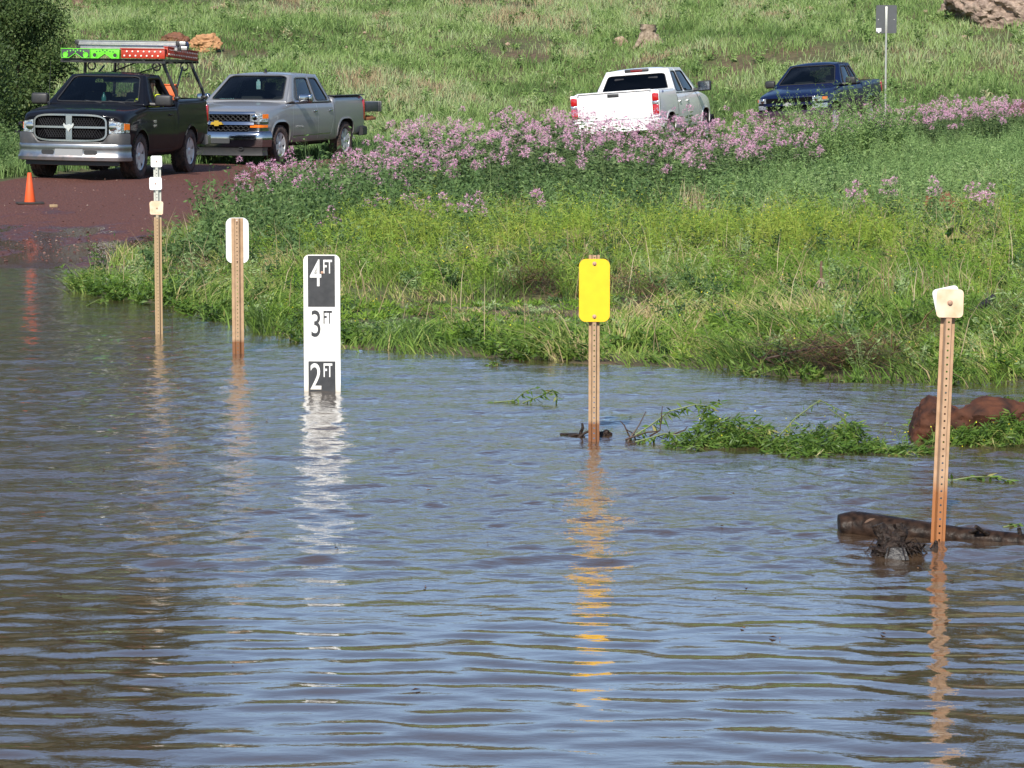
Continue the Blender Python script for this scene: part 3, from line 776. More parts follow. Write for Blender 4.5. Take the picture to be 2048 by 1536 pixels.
    # roof: crowned sheet
    nx_, ny_ = 9, 9
    rv = []
    for i in range(nx_):
        for j in range(ny_):
            u, v = i / (nx_ - 1), j / (ny_ - 1) * 2 - 1
            a = at + (ar - at) * u
            rv.append(V(a - .0, v * yr, zt + .055 * (1 - abs(v) ** 3.0) * (1 - abs(2 * u - 1) ** 4) + .0))
    frame.add(rv, [(i * ny_ + j, i * ny_ + j + 1, (i + 1) * ny_ + j + 1, (i + 1) * ny_ + j) for i in range(nx_ - 1) for j in range(ny_ - 1)])
    fo = frame.build("cab", [paint, m_interior], root, fix=False)
    bm = bmesh.new(); bm.from_mesh(fo.data); bmesh.ops.remove_doubles(bm, verts=bm.verts[:], dist=.004); bmesh.ops.recalc_face_normals(bm, faces=bm.faces[:])
    # orientate outwards
    ctr = Vector((mid - (ac + arb) / 2, 0, zb + .2))
    if sum((f.calc_center_median() - ctr).dot(f.normal) * f.calc_area() for f in bm.faces) < 0: bmesh.ops.reverse_faces(bm, faces=bm.faces[:])
    bm.to_mesh(fo.data); bm.free()
    s1 = fo.modifiers.new("s", 'SUBSURF'); s1.levels = 1; s1.render_levels = 1
    s2 = fo.modifiers.new("t", 'SOLIDIFY'); s2.thickness = .045; s2.offset = -1; s2.material_offset = 1
    for p in fo.data.polygons: p.use_smooth = True
    for nm, (gv, gf, i3), gm in gl:
        if nm is None: continue
        g_ = MB(); g_.add(gv, gf, 0, True); go = g_.build(nm, gm, root, angle=60)
        if nm in ("windshield", "rear_window", "side_window"):
            rb = MB(); nn = len(i3); c0 = sum(i3, Vector((0, 0, 0))) / nn
            path = list(i3) + [i3[0]]
            rb.tube(path, .011, 6, cap=False); rb.build("seal", m_trim, go)
    # ---- interior
    dashx = ac + .35
    mb = MB(); mb.box((mid - dashx, 0, zb - .10), (.55, 2 * W - .34, .22), bevel=.06); mb.build("dashboard", m_interior, root)
    sw = MB(); ringp = [(0, .19 * math.cos(t), .19 * math.sin(t)) for t in np.linspace(0, 2 * math.pi, 25)]
    Mx = Matrix.Translation(V(ac + .72, .42, zb - .06)) @ Matrix.Rotation(R(-25), 4, 'Y')
    sw.tube(ringp, .014, 8, cap=False, M=Mx); sw.box((0, 0, 0), (.03, .36, .03), M=Mx, bevel=.01); sw.build("steering_wheel", m_trim, root)
    for sa in S['seats']:
        for y in (.40, -.40) if True else ():
            mb = MB(); M0 = Matrix.Translation(V(sa, y, zb - .32)) @ Matrix.Rotation(R(-14), 4, 'Y')
            mb.box((0, 0, .24), (.13, .52, .66), M=M0, bevel=.05); mb.box((.26, 0, -.06), (.5, .52, .16), M=M0, bevel=.05)
            se = mb.build("seat", S.get('seatmat', m_interior), root)
            hb = MB(); hb.box((.0, 0, .66), (.10, .27, .18), M=M0, bevel=.04); hb.box((0, 0, .55), (.02, .12, .1), M=M0); hb.build("headrest", S.get('seatmat', m_interior), se)
    mb = MB(); mb.box((mid - (at + .05), 0, zt - .10), (.03, .24, .07), bevel=.012); mb.build("rear_view_mirror", m_trim, root)
    # ---- wheels
    tr, tw = S['tr'], S['tw']
    tyre_prof = [(tr * .60, -tw * .36), (tr * .66, -tw * .47), (tr * .80, -tw * .52), (tr * .92, -tw * .49), (tr * .975, -tw * .42), (tr, -tw * .34), (tr, -tw * .12), (tr * .992, -tw * .10), (tr * .992, -tw * .06), (tr, -tw * .04), (tr, tw * .04), (tr * .992, tw * .06), (tr * .992, tw * .10), (tr, tw * .12), (tr, tw * .34), (tr * .975, tw * .42), (tr * .92, tw * .49), (tr * .80, tw * .52), (tr * .66, tw * .47), (tr * .60, tw * .36)]
    for a in (fa, ra):
        for sgn in (1, -1):
            ctr_ = Matrix.Translation(V(a, sgn * (W - tw * .56), tr)) @ Matrix.Rotation(0 if sgn > 0 else math.pi, 4, 'Z')
            mb = MB(); mb.lathe([(.0, -tw * .3), (tr * .42, -tw * .3), (tr * .42, tw * .05), (.0, tw * .05)], 'y', 20, M=ctr_)
            wh = mb.build("wheel", m_hub, root)
            mb = MB(); mb.lathe(tyre_prof, 'y', 44, M=ctr_)
            # tread blocks
            for k in range(44):
                an = 2 * math.pi * k / 44
                for yy, ww in ((-tw * .40, tw * .16), (tw * .40, tw * .16), (-tw * .2 * (1 if k % 2 else .9), tw * .1), (tw * .2 * (1 if k % 2 else .9), tw * .1)):
                    Mk = ctr_ @ Matrix.Rotation(an + (0.06 if yy > 0 else 0), 4, 'Y') @ Matrix.Translation((tr * (.985 if abs(yy) > tw * .3 else .998), yy, 0))
                    mb.box((0, 0, 0), (.020, ww, tr * .085), M=Mk)
            mb.build("tyre", m_tyre, wh)
            mb = MB(); mb.lathe([(tr * .64, -tw * .3), (tr * .65, tw * .40), (tr * .62, tw * .46), (tr * .585, tw * .42), (tr * .57, tw * .1), (tr * .57, -tw * .3)], 'y', 36, M=ctr_)
            ns = S.get('spokes', 5)
            for k in range(ns):
                Mk = ctr_ @ Matrix.Rotation(2 * math.pi * k / ns + .3, 4, 'Y')
                w0, w1 = (.065, .10) if ns == 5 else (.05, .07)
                y0, y1 = tw * .36, tw * .43
                mb.add([(tr * .08, y0, -w0), (tr * .60, y1, -w1), (tr * .60, y1, w1), (tr * .08, y0, w0), (tr * .08, y0 - .05, -w0), (tr * .60, y1 - .06, -w1), (tr * .60, y1 - .06, w1), (tr * .08, y0 - .05, w0)],
                       [(0, 1, 2, 3), (7, 6, 5, 4), (0, 4, 5, 1), (1, 5, 6, 2), (2, 6, 7, 3), (3, 7, 4, 0)], M=Mk)
            mb.lathe([(tr * .17, tw * .1), (tr * .17, tw * .37), (tr * .12, tw * .41), (0, tw * .41)], 'y', 18, M=ctr_)
            mb.build("rim", m_rim, wh)
    # axle and frame under the truck
    mb = MB(); mb.box((mid - L / 2, 0, .40), (L * .86, 1.0, .16), bevel=.02); mb.tube([V(ra, -W + .3, tr), V(ra, W - .3, tr)], .06, 10); mb.tube([V(fa, -W + .3, tr - .02), V(fa, W - .3, tr - .02)], .05, 10); mb.lathe([(0, -.16), (.12, -.1), (.15, 0), (.12, .1), (0, .16)], 'y', 14, M=Matrix.Translation(V(ra, 0, tr))); mb.build("chassis", m_under, root)
    # ---- surface strips on the flanks: door gaps
    def strip(pts, sgn, w=.010, mat=m_seam, name="door_gap", off=.002, parent=root):
        P = []
        for (a0, z0), (a1, z1) in zip(pts[:-1], pts[1:]):
            for t in np.linspace(0, 1, 10)[:-1]: P.append((a0 + (a1 - a0) * t, z0 + (z1 - z0) * t))
        P.append(pts[-1])
        C_ = [side(a, z, sgn, off) for a, z in P]
        mb = MB(); vs = []
        for i, c in enumerate(C_):
            t = (C_[min(i + 1, len(C_) - 1)] - C_[max(i - 1, 0)]); t.y = 0; t.normalize(); nn = Vector((-t.z, 0, t.x)) * w / 2
            vs += [c + nn, c - nn]
        mb.add(vs, [(2 * i, 2 * i + 1, 2 * i + 3, 2 * i + 2) for i in range(len(C_) - 1)])
        return mb.build(name, mat, parent, fix=False)
    def sweep(path, prof, name, mat, parent=root, capped=True, bev=0):
        """path: (a, y) points in plan from the truck's left side round the front to its right; prof: (outwards, z) outline, or a list of one per point"""
        pts = [Vector((a, y)) for a, y in path]; vs = []; k = len(prof) if not isinstance(prof[0], list) else len(prof[0])
        for i, p in enumerate(pts):
            t = (pts[min(i + 1, len(pts) - 1)] - pts[max(i - 1, 0)]).normalized(); nrm = Vector((t.y, -t.x))
            for o_, z in (prof if not isinstance(prof[0], list) else prof[i]):
                vs.append(V(p.x + nrm.x * o_, p.y + nrm.y * o_, z))
        fs = [(i * k + j, i * k + (j + 1) % k, (i + 1) * k + (j + 1) % k, (i + 1) * k + j) for i in range(len(pts) - 1) for j in range(k)]
        if capped: fs += [tuple(range(k))[::-1], tuple((len(pts) - 1) * k + j for j in range(k))]
        mb = MB(); mb.add(vs, fs, 0, True)
        return mb.build(name, mat, parent, angle=40, bevel=bev)
    def plan(y0, y1, out=0.0, nn=25):
        """points along the front outline between two y values, following the bow and the corner"""
        r = []
        for y in np.linspace(y0, y1, nn):
            yy = max(-W * .93, min(W * .93, y)); r.append((bow(.03, yy) - out + max(0, abs(y) - W * .93) * 2.2, y))
        return r
    def plat(poly, name, mat, a0=.0, depth=.05, parent=root, bev=.0):
        mb = MB(); mb.prism(poly, lambda p: V(bow(a0, p[0]), p[0], p[1]), lambda p: V(bow(a0, p[0]) + depth, p[0], p[1])); return mb.build(name, mat, parent, bevel=bev)
    def ringp_(outer, inner, name, mat, a0, depth, parent=root):
        mb = MB(); mb.ring(outer, inner, lambda p: V(bow(a0, p[0]), p[0], p[1]), lambda p: V(bow(a0, p[0]) + depth, p[0], p[1])); return mb.build(name, mat, parent)
    def handle(a, z, sgn, mat):
        c = side(a, z, sgn, .018)
        mb = MB(); mb.box(c, (.20, .022, .035), bevel=.010); mb.box((c.x - .085, c.y - sgn * .014, c.z), (.03, .03, .03)); mb.box((c.x + .085, c.y - sgn * .014, c.z), (.03, .03, .03)); mb.build("door_handle", mat, root)
    def mirror(a, z, sgn, mat, size=(.13, .30, .20), gap=.10):
        base = side(a, z - .10, sgn, 0)
        y0 = sgn * (W * .95)
        mb = MB(); c = Vector(V(a + .02, y0 + sgn * (gap + size[1] / 2), z)); mb.box(c, size, bevel=.045, seg=3)
        mb.tube([V(a, y0 - sgn * .03, z - .07), (c.x, c.y - sgn * size[1] * .2, c.z - size[2] * .38)], [.035, .03], 8)
        mo = mb.build("side_mirror", mat, root)
        g_ = MB(); g_.box((c.x - size[0] / 2 - .002, c.y, c.z), (.006, size[1] * .82, size[2] * .78)); g_.build("mirror_glass", m_chrome, mo)
    def side_text(s, a, z, size, mat, sgn=1, sx=1.0, name="badge"):
        c = side(a, z, sgn, .004)
        # reading along the left flank from the front wheel backwards for a viewer standing on that side
        M = Matrix.Translation(c) @ Matrix(((-sgn, 0, 0, 0), (0, 0, sgn, 0), (0, 1, 0, 0), (0, 0, 0, 1)))
        return text_mesh(s, size, name, mat, M, root, .0012, .0, sx)
    def arch_lip(a, sgn, mat, r0=None, wd=.035, out=.012):
        sq = S.get('square', 0); p = 2 + sq * 2.0; r0 = r0 or wr
        vs = []; N = 22
        for k in range(N):
            t = R(-8) + (math.pi + R(16)) * k / (N - 1); c, s_ = math.cos(t), math.sin(t); rr_ = r0 / ((abs(c) ** p + abs(s_) ** p) ** (1 / p))
            for q, oo in ((-.006, -.01), (-.006, out), (wd, out * .4), (wd, -.01)):
                aa, zz = a - c * (rr_ + q), S['tr'] + .01 + s_ * (rr_ + q); zz = max(zz, .42)
                y = side(aa, min(zz, rail - .06), sgn).y; vs.append(V(aa, y + sgn * oo, zz))
        mb = MB(); mb.add(vs, [(i * 4 + j, i * 4 + j + 1, i * 4 + 5 + j, i * 4 + 4 + j) for i in range(N - 1) for j in range(3)], 0, True)
        mb.build("wheel_arch_lip", mat, root)
    # tailgate end
    return dict(root=root, V=V, Vb=Vb, bow=bow, side=side, strip=strip, sweep=sweep, plan=plan, plat=plat, ringp=ringp_, handle=handle, mirror=mirror, text=side_text, lip=arch_lip, mid=mid, W=W, L=L, S=S)

def park(T, contact, y_sgn, axle, rz):
    """stand the truck so that the wheel (axle 'fa' or 'ra', side y_sgn) touches the ground at the given point, pitched with the slope"""
    S = T['S']; W = S['W'] / 2; root = T['root']
    lx, ly = T['mid'] - S[axle], y_sgn * (W - S['tw'] * .56)
    c, s = math.cos(rz), math.sin(rz)
    x0, y0 = contact[0] - (lx * c - ly * s), contact[1] - (lx * s + ly * c)
    def gz(lx_, ly_): x, y = x0 + lx_ * c - ly_ * s, y0 + lx_ * s + ly_ * c; return tz(x, y) + .035
    xf, xr = T['mid'] - S['fa'], T['mid'] - S['ra']; wy = W - .15
    zf = (gz(xf, wy) + gz(xf, -wy)) / 2; zr_ = (gz(xr, wy) + gz(xr, -wy)) / 2
    zl = (gz(xf, wy) + gz(xr, wy)) / 2; zq = (gz(xf, -wy) + gz(xr, -wy)) / 2
    root.location = (x0, y0, (zf + zr_) / 2)
    root.rotation_euler = (math.atan2(zl - zq, 2 * wy), math.atan2(zr_ - zf, xf - xr), rz)
    return root
def ellipse_poly(w, h, p=3.2, n=40, cx=0, cz=0, flat=0):
    return [(cx + w * math.copysign(abs(math.cos(t)) ** (2 / p), math.cos(t)), cz + h * math.copysign(abs(math.sin(t)) ** (2 / p), math.sin(t))) for t in [2 * math.pi * k / n for k in range(n)]]

# ---- the black single-cab pickup with the rack
m_pblack = pmat("black_car_paint", (.005, .006, .010), .5, 0, coat=.32, spec=.04, var=.5, scale=5, col2=(.009, .008, .009))
zdirt(m_pblack, .25, .62, (.020, .012, .009), .4, .7, 5, .2)
m_valance = pmat("dark_grey_valance", (.040, .042, .046), .5, var=.5, scale=8, col2=(.065, .055, .05))
FW1 = dict(ws=((.075, .07), (.925, .07), (.94, .93), (.06, .93)), rw=((.10, .12), (.90, .12), (.88, .88), (.12, .88)), sd=[((.36, .05), (.93, .05), (.87, .86), (.22, .86))])
S1 = dict(L=5.31, W=2.02, fa=1.0, ra=4.06, bow=.16, zf=.50, ac=1.42, at=2.12, ar=2.98, arb=3.22, hf=1.20, hc=1.31, zb=1.29, rail=1.40, roof=1.90, yr=.70, tr=.405, tw=.285, arch=.475,
          paint=m_pblack, rearglass=m_glass, bp=[], fw=FW1, seats=[2.62], open=(1, 0), label="black single-cab pickup with an overhead rack of ladders on the red road")
T = make_pickup(S1); root = T['root']; W = T['W']; V = T['V']
black_truck = root
# grille: chrome surround, cross bars, mesh in four openings
outer = [(y, 0.925 + z) for y, z in ellipse_poly(.685, .245, 4.6, 48)]
inner = [(y, 0.925 + z) for y, z in ellipse_poly(.655, .212, 5.2, 48)]
gr = T['ringp'](outer, inner, "grille", m_chrome, -.055, .10)
T['plat']([(y, .925 + z) for y, z in ellipse_poly(.64, .21, 4.5, 48)], "grille_backing", m_mesh, .01, .02, gr)
mb = MB()
def gbar(y0, y1, z0, z1, a0=-.05, nn=10, d=.05):
    for k in range(nn):
        ya, yb_ = y0 + (y1 - y0) * k / nn, y0 + (y1 - y0) * (k + 1) / nn
        q = [(ya, z0), (yb_, z0), (yb_, z1), (ya, z1)]
        mb.prism(q, lambda p: V(T['bow'](a0, p[0]), p[0], p[1]), lambda p: V(T['bow'](a0, p[0]) + d, p[0], p[1]))
gbar(-.056, .056, .71, 1.14, -.06, 4); gbar(-.66, -.056, .917, .953); gbar(.056, .66, .917, .953)
mb.build("grille_bar", m_chrome, gr, fix=False)
mb = MB()
for k in range(26):
    for dirn in (1, -1):
        y = -.60 + 1.2 * k / 25
        q0, q1 = (y - dirn * .11, .755), (y + dirn * .11, 1.095)
        if abs(q0[0]) > .63 or abs(q1[0]) > .63: continue
        mb.tube([V(T['bow'](-.012, q0[0]), q0[0], q0[1]), V(T['bow'](-.012, q1[0]), q1[0], q1[1])], .006, 4)
mb.build("grille_mesh", m_gmesh, gr)
# emblem: a horned shield
mb = MB(); mb.prism([(-.05, .99), (-.085, 1.03), (-.10, 1.0), (-.07, .94), (-.035, .93), (0, .875), (.035, .93), (.07, .94), (.10, 1.0), (.085, 1.03), (.05, .99), (0, 1.01)], lambda p: V(-.085, p[0], p[1] - .02), lambda p: V(-.06, p[0], p[1] - .02))
mb.build("emblem", m_silverbadge, gr)
for sgn in (1, -1):
    ys = list(np.linspace(.705, .90, 8)) + list(np.linspace(.92, .985, 6))
    path = [(T['bow'](.0, min(y, .90)) + max(0, y - .90) * 2.6, sgn * y) for y in ys]
    if sgn > 0: path = path[::-1]
    prof = []
    for a, y in path:
        t = (abs(y) - .705) / .28; prof.append([(.012, .83 + .015 * t), (.012, 1.06 - .05 * t), (-.05, 1.06 - .05 * t), (-.05, .83 + .015 * t)])
    h = T['sweep'](path, prof, "headlight", m_lens)
    pa = path[:5] if sgn > 0 else path[-5:]; pr = prof[:5] if sgn > 0 else prof[-5:]
    T['sweep'](pa, [[(.018, q[0][1] + .05), (.018, q[1][1] - .012), (0, q[1][1] - .012), (0, q[0][1] + .05)] for q in pr], "turn_signal", m_amber, h)
    mb = MB(); cc = V(T['bow'](-.022, .76), sgn * .775, .945); mb.lathe([(0, .0), (.06, .0), (.07, .012), (.055, .016)], 'x', 16, M=Matrix.Translation(cc)); mb.build("lamp_reflector", m_chrome, h)
vpl = T['plan'](W * 1.0, -W * 1.0, .045, 41); vtop = [.675 + .155 * min(1, max(0, (abs(y) - .60) / .12)) for a, y in vpl]
T['sweep'](vpl, [[(.0, .615), (.03, .63), (.033, zt_ - .03), (.018, zt_), (-.06, zt_ + .005), (-.06, .615)] for zt_ in vtop], "valance", m_valance)
fb = T['sweep'](T['plan'](W * 1.02, -W * 1.02, .08, 37), [(.0, .335), (.045, .345), (.05, .40), (.028, .43), (.022, .55), (.035, .60), (.02, .635), (-.10, .635), (-.10, .335)], "front_bumper", m_dullchrome)
for y0, y1 in ((.28, .52), (-.52, -.28)):
    T['plat'](rr(abs(y1 - y0), .075, .03) and [((y0 + y1) / 2 + p, .49 + q) for p, q in rr(abs(y1 - y0), .085, .035)], "bumper_slot", m_trim, -.082, .03, fb)
T['plat']([(p, .49 + q) for p, q in rr(.52, .115, .01)], "plate_bracket", pmat("plate_bracket_grey", (.26, .265, .27), .4), -.084, .02, fb)
T['sweep'](T['plan'](W * .86, -W * .86, .0, 21), [(.0, .25), (.02, .26), (.02, .345), (-.15, .345), (-.15, .25)], "air_dam", m_trim)
for sgn in (1, -1):
    T['strip']([(1.58, .50), (1.55, 1.0), (1.66, 1.27)], sgn); T['strip']([(2.93, .48), (3.0, .9), (3.02, 1.25)], sgn, .012); T['strip']([(1.58, .50), (2.93, .48)], sgn)
    T['strip']([(3.235, .55), (3.235, 1.36)], sgn, .014)
    T['handle'](2.78, 1.12, sgn, m_pblack)
    T['mirror'](1.72, 1.40, sgn, m_trim, (.14, .32, .21), .07)
    T['lip'](S1['fa'], sgn, m_pblack); T['lip'](S1['ra'], sgn, m_pblack)
    # wrap-round tail lamp and bumper end
    mb = MB(); c = T['side'](5.20, 1.12, sgn, .0); mb.box((c.x, c.y - sgn * .03, 1.10), (.13, .10, .34), bevel=.03); mb.build("tail_light", m_red, root)
T['text']("1500", 1.70, .985, .085, m_silverbadge, 1, 1.0); T['text']("RAM", 1.70, .905, .085, m_silverbadge, 1, 1.1)
rb = T['sweep']([(5.0, -W * .99), (5.25, -W * .97), (5.36, -W * .85), (5.38, 0), (5.36, W * .85), (5.25, W * .97), (5.0, W * .99)], [(0, .50), (.05, .52), (.05, .68), (0, .70), (-.08, .70), (-.08, .50)], "rear_bumper", m_dullchrome)
mb = MB(); mb.tube([V(1.30, -.86, 1.25), V(1.36, -.87, 1.6), V(1.45, -.88, 2.1)], [.006, .004, .002], 6); mb.build("antenna", m_trim, root)
for sgn in (.1, .55):
    mb = MB(); mb.tube([V(1.43, sgn, 1.345), V(1.50, sgn - .35, 1.385)], .010, 6); mb.build("wiper", m_trim, root)
mb = MB(); mb.box(V(2.20, .36, 1.775), (.02, .5, .13), bevel=.008, M=None); mb.build("sun_visor", pmat("pale_sun_visor", (.52, .55, .55), .7), root)
# overhead rack: four posts on the bed rails, a platform frame
m_rack = pmat("black_rack_steel", (.018, .018, .02), .4, var=.5, scale=12, col2=(.05, .045, .04))
rk = MB(); zR = 2.10; DY = -.24
for a in (3.36, 5.12):
    for sgn in (1, -1):
        rk.tube([V(a + .02, sgn * .93, 1.38), V(a, sgn * .90, 1.55), V(a - .04, sgn * .80 + DY * .3, 1.93), V(a - .05, sgn * .765 + DY * .4, zR)], .032, 10)
        rk.box(V(a + .02, sgn * .93, 1.42), (.16, .10, .05), bevel=.01)
        rp_ = [(mid_x, sgn * .67, zR - .10) for mid_x in (0,)]
        ringc = Vector(V(a - .05, sgn * .64 + DY * .4, zR - .095)); rk.tube([ringc + Vector((0, .075 * math.cos(t), .075 * math.sin(t))) for t in np.linspace(0, 2 * math.pi, 17)], .016, 6, cap=False)
for sgn in (1, -1): rk.tube([V(3.5, sgn * .885, 1.62), V(4.4, sgn * .79 + DY * .3, 2.0)], .018, 8)
rk.tube([V(5.1, -.86, 1.7), V(5.08, .3, zR)], .014, 6); rk.tube([V(3.4, -.86, 1.7), V(3.32, .2, zR)], .014, 6)
for y in np.linspace(-1.0, 1.0, 6): rk.box(V(4.15, y + DY, zR + .02), (2.1, .05, .04))
for a in (3.1, 3.32, 3.8, 4.3, 4.8, 5.07, 5.2): rk.box(V(a, DY, zR - .015), (.06, 2.06, .04))
rack = rk.build("rack", m_rack, root, bevel=.0)
T1 = T
cP = hit(267, 360); park(T, cP, 1, 'fa', R(-90 - 10.6))
bpy.context.view_layer.update()
MW = root.matrix_world.copy()
def on_truck(a, y, z, T_=None): return MW @ Vector((T_ or T)['V'](a, y, z))
RZ1 = root.rotation_euler.copy()
def thing_on(name, mb, mats, a, y, z, label, cat, group=None, **kw):
    """a thing resting on the black truck: mesh built around the truck-frame origin at (a, y, z)"""
    o = mb.build(name, mats, **kw); o.location = on_truck(a, y, z); o.rotation_euler = RZ1; return tag(o, label, cat, group)
# recovery boards along the rack's front edge (local axes: x forward, y left)
m_lime = pmat("lime_green_plastic", (.15, .68, .035), .5, var=.4, scale=20, col2=(.10, .48, .03))
m_darkbd = pmat("charcoal_plastic", (.05, .055, .06), .5, var=.4, scale=15)
m_redbd = pmat("red_orange_plastic", (.46, .038, .012), .5, var=.7, scale=9, col2=(.27, .02, .010))
m_cream = pmat("pale_stud", (.85, .78, .66), .4)
def notch_board(main, edge, label):
    e = empty("recovery_board", on_truck(3.02, 0, 0), RZ1, label, "recovery board")
    n_out = [(-.28, .0), (-.13, .0), (0, .09), (.13, .0), (.28, .0), (.285, .17), (-.285, .17)]
    mb = MB(); mb.prism(n_out, lambda p: (.045, p[0], p[1]), lambda p: (-.045, p[0], p[1])); bd = mb.build("board", main, e, bevel=.004)
    mb = MB(); pth = [(.048, *p) for p in n_out] + [(.048, *n_out[0])]; mb.tube(pth, .008, 5, cap=False)
    for y in (-.20, .20):
        mb.tube([(.05, y + .045 * math.cos(t), .055 + .045 * math.sin(t)) for t in np.linspace(0, 6.283, 17)], .009, 5, cap=False)
    mb.build("rim", edge, e)
    mb = MB()
    for y in (-.20, .20): mb.lathe([(.036, 0), (.036, .004), (0, .004)], 'x', 14, M=Matrix.Translation((.046, y, .055)))
    for y, z in ((-.10, .13), (-.04, .145), (.04, .145), (.10, .13), (-.16, .12), (.16, .12), (0, .12)): mb.lathe([(.014, 0), (.014, .003), (0, .003)], 'x', 10, M=Matrix.Translation((.046, y, z)))
    mb.build("hole", m_trim if main is m_lime else m_lime, e)
    return e
e = notch_board(m_darkbd, m_lime, "charcoal recovery board with lime green rim at the left end of the rack's front edge"); e.location = on_truck(3.05, -.71 + DY, zR + .05)
e = notch_board(m_lime, m_lime, "solid lime green recovery board beside the charcoal one on the rack"); e.location = on_truck(3.05, -.13 + DY, zR + .05)
def stud_board(ln, label, loc, yaw):
    e = empty("recovery_board", loc, (RZ1[0], RZ1[1], RZ1[2] + yaw), label, "recovery board")
    mb = MB(); mb.box((0, 0, .09), (.07, ln, .17), bevel=.012); mb.box((0, 0, .185), (.10, ln + .03, .02), bevel=.006); 
    for k in range(int(ln / .11)):
        y = -ln / 2 + .07 + k * .11
        for z, dy in ((.055, 0), (.135, .05)): mb.lathe([(.017, -.004), (.016, .012), (0, .016)], 'x', 8, 1, M=Matrix.Translation((.036, y + dy, z)))
    mb.build("board", [m_redbd, m_cream], e)
    return e
stud_board(.86, "red-orange studded recovery board on the rack's front edge, next to the lime green board", on_truck(3.08, .60 + DY, zR + .05), 0)
stud_board(1.95, "long red-orange studded recovery board strapped along the rack's roadside edge", on_truck(4.12, 1.02 + DY, zR + .05), math.pi / 2)
# ladders stacked on the platform
m_alu = pmat("ladder_aluminium", (.50, .50, .48), .4, .6, var=.6, scale=12, col2=(.33, .33, .33))
m_blue = pmat("blue_tarp", (.025, .055, .22), .5, var=.7, scale=10, col2=(.015, .03, .11))
def ladder(label, a, z, dy=0):
    e = empty("ladder", on_truck(a, dy, z), RZ1, label, "ladder")
    for x in (.20, -.20):
        mb = MB(); mb.box((x, 0, 0), (.03, 2.05, .07), bevel=.006); mb.box((x + (.02 if x > 0 else -.02), 0, .036), (.03, 2.05, .01)); mb.box((x + (.02 if x > 0 else -.02), 0, -.036), (.03, 2.05, .01)); mb.build("rail", m_alu, e)
    for k in range(7):
        mb = MB(); y = -.9 + k * .3; mb.tube([(-.19, y, 0), (.19, y, 0)], .016, 8); mb.build("rung", m_alu, e)
    for x in (.22, -.22):
        for y in (-1.0, 1.0): mb = MB(); mb.box((x, y, 0), (.04, .07, .09), bevel=.01); mb.build("end_cap", m_trim, e)
    return e
ladder("lower of the two aluminium ladders lying across the black pickup's rack", 3.75, zR + .255, .16 + DY)
ladder("upper of the two aluminium ladders lying across the black pickup's rack", 3.72, zR + .345, .14 + DY)
tb = MB(); tb.box((0, 0, 0), (.34, 1.28, .15), bevel=.04, seg=3); tb.box((.172, -.2, 0), (.012, .06, .155)); tb.box((.172, .32, 0), (.012, .06, .155))
for v_i, v_ in enumerate(tb.v): tb.v[v_i] = (v_[0] + .012 * math.sin(v_[1] * 19), v_[1], v_[2] + .012 * math.sin(v_[1] * 13 + v_[0] * 9))
thing_on("tarp_bundle", tb, m_blue, 4.25, .45 + DY, zR + .30, "blue tarp bundle wedged behind the ladders on the rack", "tarp")
# orange box standing in the bed behind the cab
m_orange = pmat("orange_box_plastic", (.62, .12, .02), .5, var=.5, scale=8, col2=(.44, .085, .02))
mb = MB(); mb.box((0, 0, .30), (.22, .30, .60), bevel=.02); mb.box((0, 0, .615), (.24, .32, .03), bevel=.008); mb.box((.12, 0, .42), (.02, .24, .02))
thing_on("storage_box", mb, m_orange, 3.62, .70, 1.05, "upright orange box standing in the black pickup's bed between the rack posts", "box")

